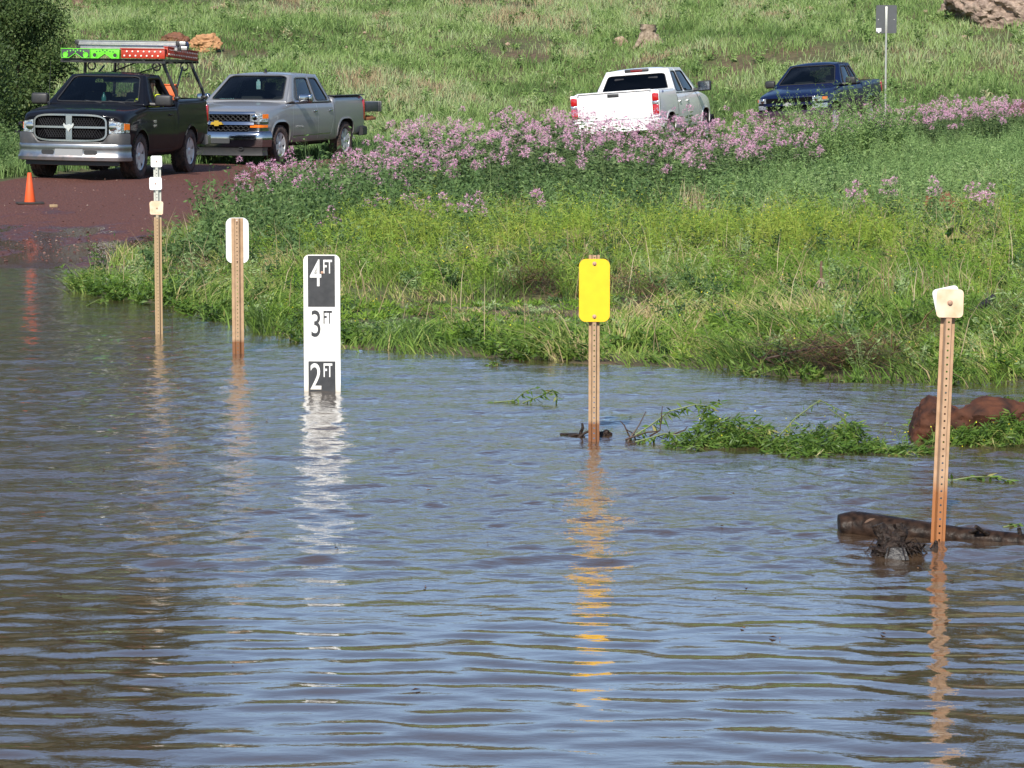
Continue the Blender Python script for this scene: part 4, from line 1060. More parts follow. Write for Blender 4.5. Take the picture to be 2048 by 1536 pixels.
# ---- driver of the black truck
def person(loc, rot, label):
    e = empty("person", loc, rot, label, "person")
    m_skin = pmat("skin", (.34, .18, .12), .55); m_shirt = pmat("dark_shirt", (.03, .035, .05), .85); m_vest = pmat("yellow_safety_vest", (.72, .80, .02), .7, var=.3, scale=10); m_hair = pmat("dark_hair", (.02, .014, .01), .7); m_jean = pmat("jeans", (.04, .05, .09), .85)
    J = dict(pel=(0, 0, .10), ch=(-.10, 0, .36), nk=(-.13, 0, .56), hb=(-.12, 0, .66), ht=(-.11, 0, .80), sl=(-.12, .19, .50), el=(.06, .27, .28), wl=(.30, .16, .37), sr=(-.12, -.19, .50), er=(.08, -.26, .28), wr=(.31, -.10, .37),
             hl=(.02, .10, .08), kl=(.44, .13, .16), al=(.62, .13, -.24), fl=(.76, .13, -.28), hr=(.02, -.10, .08), kr=(.44, -.13, .16), ar=(.62, -.13, -.24), fr=(.76, -.13, -.28))
    rad = dict(pel=.14, ch=.155, nk=.055, hb=.075, ht=.085, sl=.075, el=.05, wl=.033, sr=.075, er=.05, wr=.033, hl=.10, kl=.07, al=.045, fl=.04, hr=.10, kr=.07, ar=.045, fr=.04)
    ed = [('pel', 'ch'), ('ch', 'nk'), ('nk', 'hb'), ('hb', 'ht'), ('ch', 'sl'), ('sl', 'el'), ('el', 'wl'), ('ch', 'sr'), ('sr', 'er'), ('er', 'wr'), ('pel', 'hl'), ('hl', 'kl'), ('kl', 'al'), ('al', 'fl'), ('pel', 'hr'), ('hr', 'kr'), ('kr', 'ar'), ('ar', 'fr')]
    names = list(J); vs = [J[k] for k in names]; es = [(names.index(a), names.index(b)) for a, b in ed]; rads = [rad[k] for k in names]
    # five fingers curled round the wheel rim on each hand
    for w_, sg in (('wl', 1), ('wr', -1)):
        bx = Vector(J[w_]); wi = names.index(w_); pi_ = len(vs); vs.append(tuple(bx + Vector((.06, -.01 * sg, .02)))); rads.append(.034); es.append((wi, pi_))
        for k in range(4):
            yo = (-.03 + k * .02); ln = (.035, .042, .04, .03)[k]
            i0 = len(vs); vs += [tuple(bx + Vector((.085, yo, .035))), tuple(bx + Vector((.085 + ln, yo, .02))), tuple(bx + Vector((.08 + ln, yo, -.015)))]; rads += [.011, .009, .008]; es += [(pi_, i0), (i0, i0 + 1), (i0 + 1, i0 + 2)]
        i0 = len(vs); vs += [tuple(bx + Vector((.06, -.045 * sg, .0))), tuple(bx + Vector((.09, -.06 * sg, -.015)))]; rads += [.012, .009]; es += [(pi_, i0), (i0, i0 + 1)]
    me = bpy.data.meshes.new("body"); me.from_pydata(vs, es, [])
    o = link(bpy.data.objects.new("body", me)); o.modifiers.new("k", 'SKIN'); sv = me.skin_vertices[0].data
    for i, r_ in enumerate(rads): sv[i].radius = (r_, r_)
    sv[0].use_root = True
    sb = o.modifiers.new("s", 'SUBSURF'); sb.levels = 2; sb.render_levels = 2
    fm = bpy.data.meshes.new_from_object(o.evaluated_get(bpy.context.evaluated_depsgraph_get())); o.modifiers.clear(); o.data = fm; o.parent = e
    for m_ in (m_skin, m_shirt, m_jean, m_vest): fm.materials.append(m_)
    for p in fm.polygons:
        c = p.center; p.use_smooth = True
        p.material_index = 0 if (c.z > .57 or (c.x > .2 and c.z > .27)) else 2 if c.z < .18 and c.x > -.05 else 3 if c.z > .30 and c.x < .06 else 1
    # face and hair
    mb = MB(); mb.lathe([(0, -.012), (.012, -.006), (.012, .006), (0, .012)], 'y', 8, M=Matrix.Translation((-.022, 0, .715)) @ Matrix.Scale(1.4, 4, (1, 0, 0)))
    mb.build("nose", m_skin, e)
    for sg in (1, -1):
        mb = MB(); mb.lathe([(0, -.01), (.009, -.005), (.009, .005), (0, .01)], 'y', 8, M=Matrix.Translation((-.036, sg * .032, .735))); mb.build("eye", m_hair, e)
        mb = MB(); mb.lathe([(0, -.01), (.03, -.004), (.03, .004), (0, .01)], 'y', 10, M=Matrix.Translation((-.11, sg * .085, .72))); mb.build("ear", m_skin, e)
    mb = MB(); mb.box((-.033, 0, .678), (.012, .05, .010), bevel=.004); mb.build("mouth", pmat("lips", (.25, .08, .07), .5), e)
    mb = MB(); mb.lathe([(.092, 0), (.094, .03), (.080, .075), (.045, .105), (0, .113)], 'z', 20, M=Matrix.Translation((-.122, 0, .755))); mb.build("hair", m_hair, e)
    # safety vest: panels following the chest, open at the neck
    vm = MB(); N = 28
    for z, rx, ry, cx in ((.12, .165, .175, -.02), (.24, .170, .185, -.06), (.36, .172, .190, -.10), (.46, .140, .180, -.12), (.53, .10, .13, -.13)):
        for k in range(N): t = 2 * math.pi * k / N; vm.v.append((cx + rx * math.cos(t), ry * math.sin(t), z))
    vm.add([], [])
    for i in range(4):
        for k in range(N): vm.f.append((i * N + k, i * N + (k + 1) % N, (i + 1) * N + (k + 1) % N, (i + 1) * N + k)); vm.m.append(0); vm.sm.append(True)
    vm.build("safety_vest", m_vest, e)
    return e
pl = T['V'](2.54, .63, .955)
pe = person(MW @ Vector(pl), RZ1, "person in a yellow safety vest sitting at the wheel of the black pickup")
# things seen through its windscreen
m_bottle = pmat("blue_green_plastic", (.05, .22, .22), .25, coat=.6, var=.5, scale=16)
mb = MB(); mb.lathe([(.04, 0), (.045, .02), (.045, .12), (.03, .16), (.015, .19), (.015, .215), (0, .22)], 'z', 14)
thing_on("drink_bottle", mb, m_bottle, 1.80, .02, 1.315, "dark teal drink bottle standing on the black pickup's dashboard", "bottle")
mb = MB(); mb.box((0, 0, .02), (.10, .15, .04), bevel=.015); mb.box((.01, .02, .05), (.06, .08, .03), bevel=.012)
thing_on("crumpled_paper", mb, m_cream, 1.74, -.28, 1.312, "crumpled pale paper lying on the black pickup's dashboard", "paper")

# ---- chrome-nosed silver extended-cab pickup
m_psilver = pmat("silver_car_paint", (.29, .29, .295), .40, .5, coat=.7, var=.2, scale=4, col2=(.26, .255, .25))
zdirt(m_psilver, .30, .72, (.19, .14, .11), .5, .7, 5, .25)
FW2 = dict(ws=((.06, .07), (.94, .07), (.945, .93), (.055, .93)), rw=((.10, .12), (.90, .12), (.88, .88), (.12, .88)), sd=[((.36, .05), (.955, .05), (.93, .86), (.26, .86)), ((.07, .06), (.80, .06), (.72, .85), (.09, .86))])
S2 = dict(L=5.84, W=2.03, fa=.98, ra=4.62, bow=.15, zf=.42, ac=1.42, at=2.18, ar=3.55, arb=3.90, hf=1.13, hc=1.27, zb=1.26, rail=1.38, roof=1.90, yr=.71, tr=.40, tw=.27, arch=.475, square=.6,
          paint=m_psilver, rearglass=m_dkglass, bp=[2.98], fw=FW2, seats=[2.6, 3.5], spokes=6, label="silver extended-cab pickup with chrome bumper parked behind the black pickup")
def chevy_common(T, bed_text_mat, side_word, sgn_text):
    pass
T = make_pickup(S2); root = T['root']; W = T['W']; V = T['V']
# grille: two dark openings between three bright bars
def quad_trap(y0, y1, z0, z1, d=.0): return [(-y0, z0), (y0, z0), (y1, z1), (-y1, z1)]
T['plat']([(k, z) for k, z in [(-.60, .60), (.60, .60), (.74, .74), (.74, 1.07), (-.74, 1.07), (-.74, .74)]], "grille_backing", m_mesh, .0, .05)
gr = T['sweep'](T['plan'](.80, -.80, .02, 25), [(0, 1.045), (.060, 1.05), (.046, 1.088), (.03, 1.105), (-.05, 1.105), (-.05, 1.045)], "grille", m_chrome)
T['sweep'](T['plan'](.78, -.78, .02, 25), [(0, .825), (.055, .83), (.040, .878), (.03, .895), (-.03, .895), (-.03, .825)], "grille_bar", m_chrome, gr)
T['sweep'](T['plan'](.62, -.62, .02, 21), [(0, .575), (.040, .58), (.026, .615), (-.03, .62), (-.03, .575)], "grille_bar", m_chrome, gr)
mb = MB()
for row, (z0, z1) in enumerate(((.905, 1.04), (.63, .82))):
    nr = 3
    for r_ in range(nr):
        zz = z0 + (z1 - z0) * (r_ + .5) / nr; pts = []
        for k in range(49):
            y = -.66 + 1.32 * k / 48; pts.append(V(T['bow'](-.02, y), y, zz + (.014 if (k // 2 + r_) % 2 else -.014)))
        mb.tube(pts, .009, 5)
mb.build("grille_mesh", m_gmesh, gr)
mb = MB(); bt = [(-.14, -.028), (-.05, -.028), (-.05, -.055), (.05, -.055), (.05, -.028), (.14, -.028), (.11, .028), (.05, .028), (.05, .055), (-.05, .055), (-.05, .028), (-.11, .028)]
mb.prism([(p, .86 + q) for p, q in bt], lambda p: V(-.085, p[0], p[1]), lambda p: V(-.06, p[0], p[1])); mb.build("emblem", m_gold, gr)
for sgn in (1, -1):
    def wrap(y0, y1, zf0, zf1, name, mat, out, parent, nn=12):
        ys = np.linspace(y0, y1, nn); path = [(T['bow'](.0, min(y, .92)) + max(0, y - .92) * 2.4, sgn * y) for y in ys]
        prof = [[(out, zf0(t)), (out, zf1(t)), (out - .06, zf1(t)), (out - .06, zf0(t))] for t in np.linspace(0, 1, nn)]
        if sgn > 0: path, prof = path[::-1], prof[::-1]
        return T['sweep'](path, prof, name, mat, parent)
    h = wrap(.70, .99, lambda t: .895, lambda t: 1.075 - .02 * t, "headlight", m_lens, .02, root)
    wrap(.93, .992, lambda t: .96, lambda t: 1.05, "turn_signal", m_amber, .026, h, 6)
    wrap(.70, .985, lambda t: .775 - .0 * t, lambda t: .835 - .01 * t, "turn_signal", m_amber, .026, h)
    wrap(.70, .99, lambda t: .845, lambda t: .888, "lamp_bezel", m_chrome, .03, h)
    wrap(.66, .99, lambda t: .700, lambda t: .765, "lamp_bezel", m_chrome, .026, h)
    mb = MB(); mb.lathe([(0, .0), (.05, .0), (.062, .012), (.05, .02)], 'x', 16, M=Matrix.Translation(V(T['bow'](-.02, .80), sgn * .80, .985))); mb.build("lamp_reflector", m_chrome, h)
fb = T['sweep'](T['plan'](W * 1.03, -W * 1.03, .07, 41), [(.0, .365), (.03, .375), (.05, .50), (.055, .62), (.03, .68), (.0, .70), (-.10, .70), (-.10, .365)], "front_bumper", m_chrome)
T['sweep'](T['plan'](W * .98, -W * .98, .04, 33), [(.0, .19), (.035, .20), (.02, .30), (.04, .365), (-.12, .365), (-.12, .19)], "air_dam", m_trim)
T['plat']([(p, .50 + q) for p, q in rr(.62, .10, .02)], "plate_bracket", pmat("dark_plate_bracket", (.05, .05, .052), .4), -.135, .02, fb)
for y in (.52, -.52):
    mb = MB(); c = Vector(V(T['bow'](-.06, y) - .0, y, .335)); mb.tube([c + Vector((0, .045 * math.cos(t), .028 * math.sin(t))) for t in np.linspace(0, 6.283, 17)], .012, 6, cap=False); mb.build("tow_hook", m_trim, root)
for sgn in (1, -1):
    T['strip']([(1.62, .50), (1.60, .95), (1.70, 1.24)], sgn, .012, m_seam_bright); T['strip']([(2.99, .48), (2.99, 1.0), (2.96, 1.24)], sgn, .012, m_seam_bright); T['strip']([(3.72, .55), (3.90, .95), (3.86, 1.24)], sgn, .014, m_seam_bright)
    T['strip']([(1.62, .56), (3.70, .58)], sgn, .018, m_chrome, "body_moulding", .006)
    T['strip']([(3.94, .55), (3.94, 1.34)], sgn, .012)
    T['handle'](2.84, 1.07, sgn, m_chrome); T['handle'](3.70, 1.07, sgn, m_chrome)
    T['mirror'](1.86, 1.35, sgn, m_chrome if sgn > 0 else m_chrome, (.14, .30, .19), .07)
    T['lip'](S2['fa'], sgn, m_psilver); T['lip'](S2['ra'], sgn, m_psilver)
    mb = MB(); c = T['side'](5.74, 1.10, sgn, .0); mb.box((c.x - .01, c.y - sgn * .035, 1.06), (.12, .10, .46), bevel=.03); mb.build("tail_light", m_red, root)
T['text']("SILVERADO", 1.72, .735, .075, m_silverbadge, 1, 1.15); T['text']("4X4", 5.42, 1.30, .085, m_redbadge, 1, 1.3)
T['sweep']([(5.5, -W * .99), (5.78, -W * .98), (5.92, -W * .86), (5.94, 0), (5.92, W * .86), (5.78, W * .98), (5.5, W * .99)], [(0, .48), (.05, .50), (.05, .66), (0, .69), (-.08, .69), (-.08, .48)], "rear_bumper", m_trim)
# dark bed cap edge and roof fin
for sgn in (1, -1):
    mb = MB(); mb.box(V((3.95 + 5.76) / 2, sgn * (W - .085), 1.385), (1.80, .15, .022), bevel=.008); mb.build("bed_rail_cap", m_trim, root)
mb = MB(); mb.prism([(0, 0), (.14, 0), (.13, .03), (.09, .085), (.07, .085)], lambda p: (V(2.42 + p[0], .008, 0)[0], .008, 1.895 + p[1]), lambda p: (V(2.42 + p[0], 0, 0)[0], -.008, 1.895 + p[1])); mb.box(V(2.50, 0, 1.90), (.16, .06, .02), bevel=.008); mb.build("roof_antenna", m_trim, root)
park(T, hit(551, 334, 0, 40), 1, 'fa', R(-90 - 18.5))
bpy.context.view_layer.update(); MW = root.matrix_world.copy(); RZ1 = root.rotation_euler.copy(); T2 = T
# load hanging out over the lowered tailgate
m_cargo = pmat("dark_grey_metal_box", (.075, .078, .082), .45, .4, var=.6, scale=8, col2=(.12, .12, .12))
mb = MB(); mb.box((0, 0, .12), (1.0, .95, .22), bevel=.012); mb.box((-.49, 0, .12), (.03, .99, .24), bevel=.008); mb.box((-.38, 0, .12), (.025, .98, .235), bevel=.006)
thing_on("cargo_box", mb, m_cargo, 6.32, .50, .985, "dark grey metal box sticking out of the silver pickup's bed over its tailgate", "box")
m_plank = pmat("orange_brown_board", (.42, .17, .06), .6, var=.6, scale=10, col2=(.28, .10, .04))
mb = MB(); mb.box((0, 0, 0), (.55, 1.5, .06), bevel=.01); tg = mb.build("tailgate", m_psilver, root); tg.location = V(6.08, 0, .95)
mb = MB(); mb.box((0, 0, 0), (.62, .95, .07), bevel=.008); mb.box((-.1, 0, .05), (.2, .9, .03))
thing_on("wooden_board", mb, m_plank, 6.22, .50, .84, "orange-brown board slung under the dark box behind the silver pickup", "board")
m_teal = pmat("pale_blue_cloth", (.30, .60, .66), .8)
mb = MB(); nn = 12
for i in range(nn):
    for j in range(nn): mb.v.append(((i / nn - .5) * .2, (j / nn - .5) * .36, .02 + .03 * math.sin(i * 1.3 + j * .9) + .02 * math.sin(j * 2.1)))
for i in range(nn - 1):
    for j in range(nn - 1): mb.f.append((i * nn + j, i * nn + j + 1, (i + 1) * nn + j + 1, (i + 1) * nn + j)); mb.m.append(0); mb.sm.append(True)
o = thing_on("cloth", mb, m_teal, 1.72, -.55, 1.285, "crumpled pale blue cloth on the silver pickup's dashboard", "cloth")
mb = MB(); mb.box((0, 0, 0), (.02, .10, .17), bevel=.02); mb.box((0, 0, .10), (.004, .05, .05))
thing_on("air_freshener", mb, pmat("bright_teal_card", (.30, .62, .68), .5, var=.8, scale=30, col2=(.75, .85, .85)), 2.10, .0, 1.62, "pale teal card hanging from the silver pickup's inside mirror", "air freshener")

# ---- white crew-cab pickup seen from behind
m_pwhite = pmat("white_car_paint", (.80, .80, .79), .35, 0, coat=.9, var=.15, scale=4, col2=(.74, .73, .71))
FW3 = dict(ws=((.06, .07), (.94, .07), (.945, .93), (.055, .93)), rw=((.075, .02), (.925, .02), (.93, .80), (.07, .80)), sd=[((.33, .05), (.955, .05), (.93, .86), (.24, .86)), ((.05, .06), (.84, .06), (.74, .85), (.07, .86))])
S3 = dict(L=5.88, W=2.06, fa=.95, ra=4.70, bow=.14, zf=.42, ac=1.42, at=2.22, ar=3.52, arb=3.90, hf=1.16, hc=1.30, zb=1.30, rail=1.43, roof=1.925, yr=.735, tr=.40, tw=.27, arch=.475, square=.6,
          paint=m_pwhite, rearglass=m_privacy, bp=[2.98], fw=FW3, seats=[2.6, 3.45], dark=m_privacy, label="white pickup seen from behind, standing beyond the band of pink flowers")
T = make_pickup(S3); root = T['root']; W = T['W']; V = T['V']; L = T['L']
mb = MB(); mb.box(V(L - .005, 0, 1.10), (.05, 1.66, .60), bevel=.02); tg = mb.build("tailgate", m_pwhite, root)
mb = MB(); mb.box(V(L + .005, 0, 1.415), (.10, 1.70, .03), bevel=.012); mb.build("tailgate_cap", m_pwhite, tg)
mb = MB(); mb.box(V(L + .016, .0, 1.02), (.022, 1.50, .012), bevel=.004); mb.build("crease", m_pwhite, tg)
mb = MB(); mb.box(V(L + .025, 0.02, 1.335), (.02, .27, .075), bevel=.02); mb.build("tailgate_handle", m_trim, tg)
M = Matrix.Translation(V(L + .022, .78, .855)) @ Matrix(((0, 0, -1, 0), (-1, 0, 0, 0), (0, 1, 0, 0), (0, 0, 0, 1)))
text_mesh("SILVERADO", .055, "lettering", pmat("grey_lettering", (.12, .12, .13), .4), M, tg, .001, 0, 1.2)
for sgn in (1, -1):
    y0 = sgn * (W - .085)
    mb = MB(); mb.box(V(L - .03, y0, 1.24), (.13, .15, .19), bevel=.035, seg=3); mb.box(V(L - .03, y0, .97), (.13, .15, .24), bevel=.035, seg=3); tl = mb.build("tail_light", m_red, root)
    mb = MB(); mb.box(V(L - .03, y0, 1.118), (.128, .146, .075), bevel=.01); mb.build("reversing_lamp", m_lens, tl)
    mb = MB(); mb.box(V(L - .07, y0, 1.10), (.13, .17, .58), bevel=.02); mb.build("lamp_bezel", m_trim if False else m_pwhite, tl)
    T['strip']([(1.62, .50), (1.60, .95), (1.70, 1.26)], sgn); T['strip']([(2.99, .48), (2.99, 1.0), (2.96, 1.28)], sgn); T['strip']([(3.70, .55), (3.88, .95), (3.86, 1.28)], sgn)
    T['strip']([(3.94, .55), (3.94, 1.40)], sgn, .016)
    T['handle'](2.86, 1.10, sgn, m_pwhite); T['handle'](3.70, 1.10, sgn, m_pwhite)
    T['mirror'](1.86, 1.40, sgn, m_trim, (.15, .32, .24), .09)
    T['lip'](S3['fa'], sgn, m_pwhite); T['lip'](S3['ra'], sgn, m_pwhite)
T['text']("4X4", 5.40, 1.33, .08, m_bluebadge, -1, 1.3)
T['sweep']([(5.45, -W * .99), (5.75, -W * .985), (5.93, -W * .88), (5.97, 0), (5.93, W * .88), (5.75, W * .985), (5.45, W * .99)][::1], [(0, .50), (.05, .52), (.05, .74), (0, .77), (-.10, .77), (-.10, .50)], "rear_bumper", m_pwhite)
mb = MB(); mb.box(V(3.545, 0, 1.862), (.05, .58, .085), bevel=.025); m_dkred = pmat('unlit_red_lens', (.16, .01, .012), .2, coat=.6); cl = mb.build("brake_light", m_trim, root)
mb = MB(); mb.box(V(3.572, 0, 1.862), (.012, .28, .05), bevel=.005); mb.build("lens", m_dkred, cl)
T['sweep'](T['plan'](W * 1.0, -W * 1.0, .06, 25), [(.0, .36), (.05, .50), (.03, .70), (-.10, .70), (-.10, .36)], "front_bumper", m_chrome)
T['plat']([(k, z) for k, z in [(-.7, .74), (.7, .74), (.76, 1.06), (-.76, 1.06)]], "grille", m_trim, -.02, .05)
wp = PY(1318, 250, 61.3); wc = Vector((wp.x - .14, 61.3, 0))
park(T, (wp.x + .36, 64.3), -1, 'ra', R(90 - 16)); T3 = T

# ---- small blue pickup
m_pblue = pmat("dark_blue_car_paint", (.003, .008, .040), .38, .0, coat=.4, spec=.1, var=.4, scale=5, col2=(.004, .008, .030))
zdirt(m_pblue, .30, .80, (.12, .062, .048), .80, .8, 5, .25)
FW4 = dict(ws=((.06, .07), (.94, .07), (.945, .93), (.055, .93)), rw=((.10, .12), (.90, .12), (.88, .88), (.12, .88)), sd=[((.34, .05), (.93, .05), (.90, .86), (.26, .86)), ((.14, .10), (.72, .10), (.60, .84), (.14, .84))])
S4 = dict(L=4.90, W=1.74, fa=.90, ra=3.74, bow=.20, zf=.40, ac=1.38, at=2.08, ar=2.92, arb=3.16, hf=1.00, hc=1.14, zb=1.12, rail=1.17, roof=1.68, yr=.60, tr=.355, tw=.235, arch=.43, square=.35,
          paint=m_pblue, rearglass=m_dkglass, bp=[2.60], fw=FW4, seats=[2.4], dark=m_dkglass, label="small dark blue pickup half hidden by tall weeds, below the road sign")
T = make_pickup(S4); root = T['root']; W = T['W']; V = T['V']
T['plat']([(-.52, .60), (.52, .60), (.58, .92), (-.58, .92)], "grille_backing", m_mesh, -.0, .04)
gr = T['sweep'](T['plan'](.62, -.62, .02, 17), [(0, .74), (.03, .745), (.03, .80), (0, .81), (-.03, .81), (-.03, .74)], "grille", m_pblue)
mb = MB(); mb.prism([(p * .8, .775 + q * .8) for p, q in bt], lambda p: V(-.075, p[0], p[1]), lambda p: V(-.05, p[0], p[1])); mb.build("emblem", m_silverbadge, gr)
for sgn in (1, -1):
    ys = np.linspace(.57, .85, 12); path = [(T['bow'](.0, min(y, .78)) + max(0, y - .78) * 2.2, sgn * y) for y in ys]
    prof = [[(.015, .815), (.015, .93 - .02 * t), (-.05, .93 - .02 * t), (-.05, .815)] for t in np.linspace(0, 1, 12)]
    prof2 = [[(.015, .665), (.015, .765), (-.05, .765), (-.05, .665)] for t in np.linspace(0, 1, 12)]
    if sgn > 0: path, prof, prof2 = path[::-1], prof[::-1], prof2[::-1]
    h = T['sweep'](path, prof, "headlight", m_lens); T['sweep'](path, prof2, "parking_lamp", m_lens, h)
    sl = slice(0, 4) if sgn > 0 else slice(8, 12)
    T['sweep'](path[sl], [[(q[0][0] + .006, q[0][1] + .03), (q[1][0] + .006, q[1][1]), q[2], q[3]] for q in prof[sl]], "turn_signal", m_amber, h)
    mb = MB(); mb.lathe([(0, .0), (.045, .0), (.055, .012), (.045, .018)], 'x', 14, M=Matrix.Translation(V(T['bow'](-.02, .66), sgn * .66, .872))); mb.build("lamp_reflector", m_chrome, h)
    T['strip']([(1.55, .46), (1.53, .9), (1.60, 1.09)], sgn); T['strip']([(2.66, .46), (2.70, .8), (2.68, 1.10)], sgn); T['strip']([(3.18, .50), (3.18, 1.13)], sgn)
    T['handle'](2.52, .98, sgn, m_trim); T['mirror'](1.72, 1.22, sgn, m_trim, (.12, .25, .18), .06)
    T['lip'](S4['fa'], sgn, m_pblue, None, .05, .02); T['lip'](S4['ra'], sgn, m_pblue, None, .05, .02)
    mb = MB(); c = T['side'](4.82, .98, sgn, .0); mb.box((c.x, c.y - sgn * .03, .95), (.10, .09, .32), bevel=.025); mb.build("tail_light", m_red, root)
T['sweep'](T['plan'](W * 1.02, -W * 1.02, .06, 31), [(.0, .36), (.035, .38), (.045, .52), (.03, .62), (-.10, .63), (-.10, .36)], "front_bumper", m_pblue)
T['sweep']([(4.65, -W * .99), (4.84, -W * .97), (4.95, -W * .85), (4.97, 0), (4.95, W * .85), (4.84, W * .97), (4.65, W * .99)], [(0, .44), (.04, .46), (.04, .58), (0, .60), (-.08, .60), (-.08, .44)], "rear_bumper", m_trim)
bpx = PY(1664, 240, 66.6)
park(T, (bpx.x, 66.6), 1, 'fa', R(-90 - 24)); T4 = T

# ------------------------------------------------------------------ vegetation
class Veg:
    """collects blades, leaves and stems as numpy arrays; build() makes ONE mesh"""
    def __init__(s): s.v = []; s.q = []; s.t = []; s.tv = []; s.qm = []; s.tm = []; s.n = 0
    def quads(s, V4, tint, mat=0):                   # V4: (N, 4, 3)
        N = len(V4)
        if N == 0: return
        s.v.append(V4.reshape(-1, 3)); s.tv.append(np.repeat(tint, 4)); s.q.append(np.arange(N * 4).reshape(-1, 4) + s.n); s.qm.append(np.full(N, mat)); s.n += N * 4
    def blades(s, P, h, w, lean, tint, mat=0, az=None):
        """P (N,3) roots; lean (N,2) horizontal travel of the tip"""
        N = len(P)
        if N == 0: return
        a = rng.random(N) * 6.283 if az is None else az
        sx, sy = np.cos(a) * w / 2, np.sin(a) * w / 2
        side = np.stack([sx, sy, np.zeros(N)], -1)
        up = np.stack([lean[:, 0] * .35, lean[:, 1] * .35, h * .6], -1); tip = np.stack([lean[:, 0], lean[:, 1], h], -1)
        V5 = np.stack([P - side, P + side, P + up + side * .8, P + up - side * .8, P + tip], 1)
        s.v.append(V5.reshape(-1, 3)); s.tv.append(np.repeat(tint, 5)); b = np.arange(N)[:, None] * 5 + s.n
        s.q.append(b + np.array([[0, 1, 2, 3]])); s.t.append(b + np.array([[3, 2, 4]])); s.qm.append(np.full(N, mat)); s.tm.append(np.full(N, mat)); s.n += N * 5
    def leaves(s, C, ax, ln, w, tint, mat=0):
        """rhombus leaves at C along axis ax (N,3), length ln, width w"""
        N = len(C)
        if N == 0: return
        r = rng.normal(size=(N, 3)); sd = np.cross(ax, r); sd /= np.linalg.norm(sd, axis=1)[:, None] + 1e-9
        ln = np.broadcast_to(ln, N)[:, None]; w = np.broadcast_to(w, N)[:, None]
        s.quads(np.stack([C, C + ax * ln * .45 + sd * w / 2, C + ax * ln, C + ax * ln * .45 - sd * w / 2], 1), tint, mat)
    def weeds(s, P, H, spread, S, Lf, ll, lw, tint, tip=None, droop=0.0, stemw=.006, mat=0, tmin=.15):
        """leafy weeds: S stems each with Lf leaves; optional tip = (count, size, material) flower dots"""
        N = len(P)
        if N == 0: return
        PP = np.repeat(P, S, 0); HH = np.repeat(H, S) * (0.6 + .5 * rng.random(N * S)); sp = np.repeat(np.broadcast_to(spread, N), S)
        a = rng.random(N * S) * 6.283; rr_ = sp * np.sqrt(rng.random(N * S)); D = np.stack([np.cos(a) * rr_, np.sin(a) * rr_], -1)
        ti = np.repeat(tint, S)
        def at(t):
            return PP + np.stack([D[:, 0] * t ** 1.2, D[:, 1] * t ** 1.2, HH * (t - droop * t ** 3)], -1)
        s.blades(PP, HH * (1 - droop), np.full(N * S, stemw), D, np.clip(ti + .05, 0, 1), mat)
        for k in range(Lf):
            t = tmin + (1 - tmin) * rng.random(N * S); C = at(t)
            b = rng.random(N * S) * 6.283; el = rng.normal(.25, .5, N * S)
            ax = np.stack([np.cos(b) * np.cos(el), np.sin(b) * np.cos(el), np.sin(el)], -1)
            sc = (.6 + .7 * rng.random(N * S)) * (1.15 - .5 * t)
            s.leaves(C, ax, ll * sc, lw * sc, np.clip(ti + rng.normal(0, .13, N * S), 0, 1), mat)
        if tip:
            cnt, size, tm = tip
            for k in range(cnt):
                C = at(1.0 - .25 * rng.random(N * S)) + rng.normal(0, .03, (N * S, 3)); ax = rng.normal(size=(N * S, 3)); ax /= np.linalg.norm(ax, axis=1)[:, None]
                s.leaves(C, ax, size, size, rng.random(N * S), tm)
    def build(s, name, mats, parent=None):
        v = np.concatenate(s.v); tv = np.concatenate(s.tv)
        q = np.concatenate(s.q) if s.q else np.zeros((0, 4), int); t = np.concatenate(s.t) if s.t else np.zeros((0, 3), int)
        loops = np.concatenate([q.ravel(), t.ravel()]); starts = np.concatenate([np.arange(len(q)) * 4, len(q) * 4 + np.arange(len(t)) * 3])
        mi = np.concatenate([np.concatenate(s.qm) if s.qm else np.zeros(0, int), np.concatenate(s.tm) if s.tm else np.zeros(0, int)])
        return np_mesh(name, v, loops, starts, mats, tint=tv, matidx=mi, parent=parent)
def scatter(n, y0, y1, k=.235, m=1.6):
    y = y0 + (y1 - y0) * rng.random(n * 2); wmax = k * y1 + m; keep = rng.random(n * 2) < (k * y + m) / wmax; y = y[keep][:n]
    return rng.uniform(-1, 1, len(y)) * (k * y + m), y
def on_ground(x, y, dz=0.0): return np.stack([x, y, terr(x, y) + dz], -1)
def keep(x, y, p): k = rng.random(len(x)) < p; return x[k], y[k]
def offroad(x, y, m=.05):
    d = road_dist(x, y); return (d > ROAD_W + m - .35 * vnoise(x, y, .8, 31)).astype(float)

G = lambda r, g, b: (r, g, b)
m_hill = foliage_mat("hill_grass_blades", [(0, G(0.097, 0.162, 0.048)), (.3, G(0.202, 0.315, 0.090)), (.55, G(0.299, 0.392, 0.141)), (.75, G(0.338, 0.421, 0.217)), (.9, G(0.436, 0.401, 0.217)), (1, G(0.371, 0.268, 0.164))], .3)
m_bank = foliage_mat("bank_grass_blades", [(0, G(0.074, 0.132, 0.028)), (.35, G(0.173, 0.288, 0.049)), (.65, G(0.274, 0.350, 0.078)), (.85, G(0.364, 0.374, 0.127)), (1, G(0.563, 0.422, 0.239))], .32)
m_must = foliage_mat("mustard_leaves", [(0, G(0.083, 0.161, 0.022)), (.4, G(0.170, 0.293, 0.037)), (.7, G(0.251, 0.345, 0.049)), (1, G(0.340, 0.367, 0.073))], .32)
m_yel = foliage_mat("yellow_petals", [(0, G(.62, .52, .03)), (1, G(.72, .64, .05))], .2)
m_kochia = foliage_mat("grey_green_weed_leaves", [(0, G(0.076, 0.143, 0.048)), (.4, G(0.166, 0.269, 0.085)), (.75, G(0.255, 0.367, 0.131)), (1, G(0.331, 0.419, 0.193))], .3)
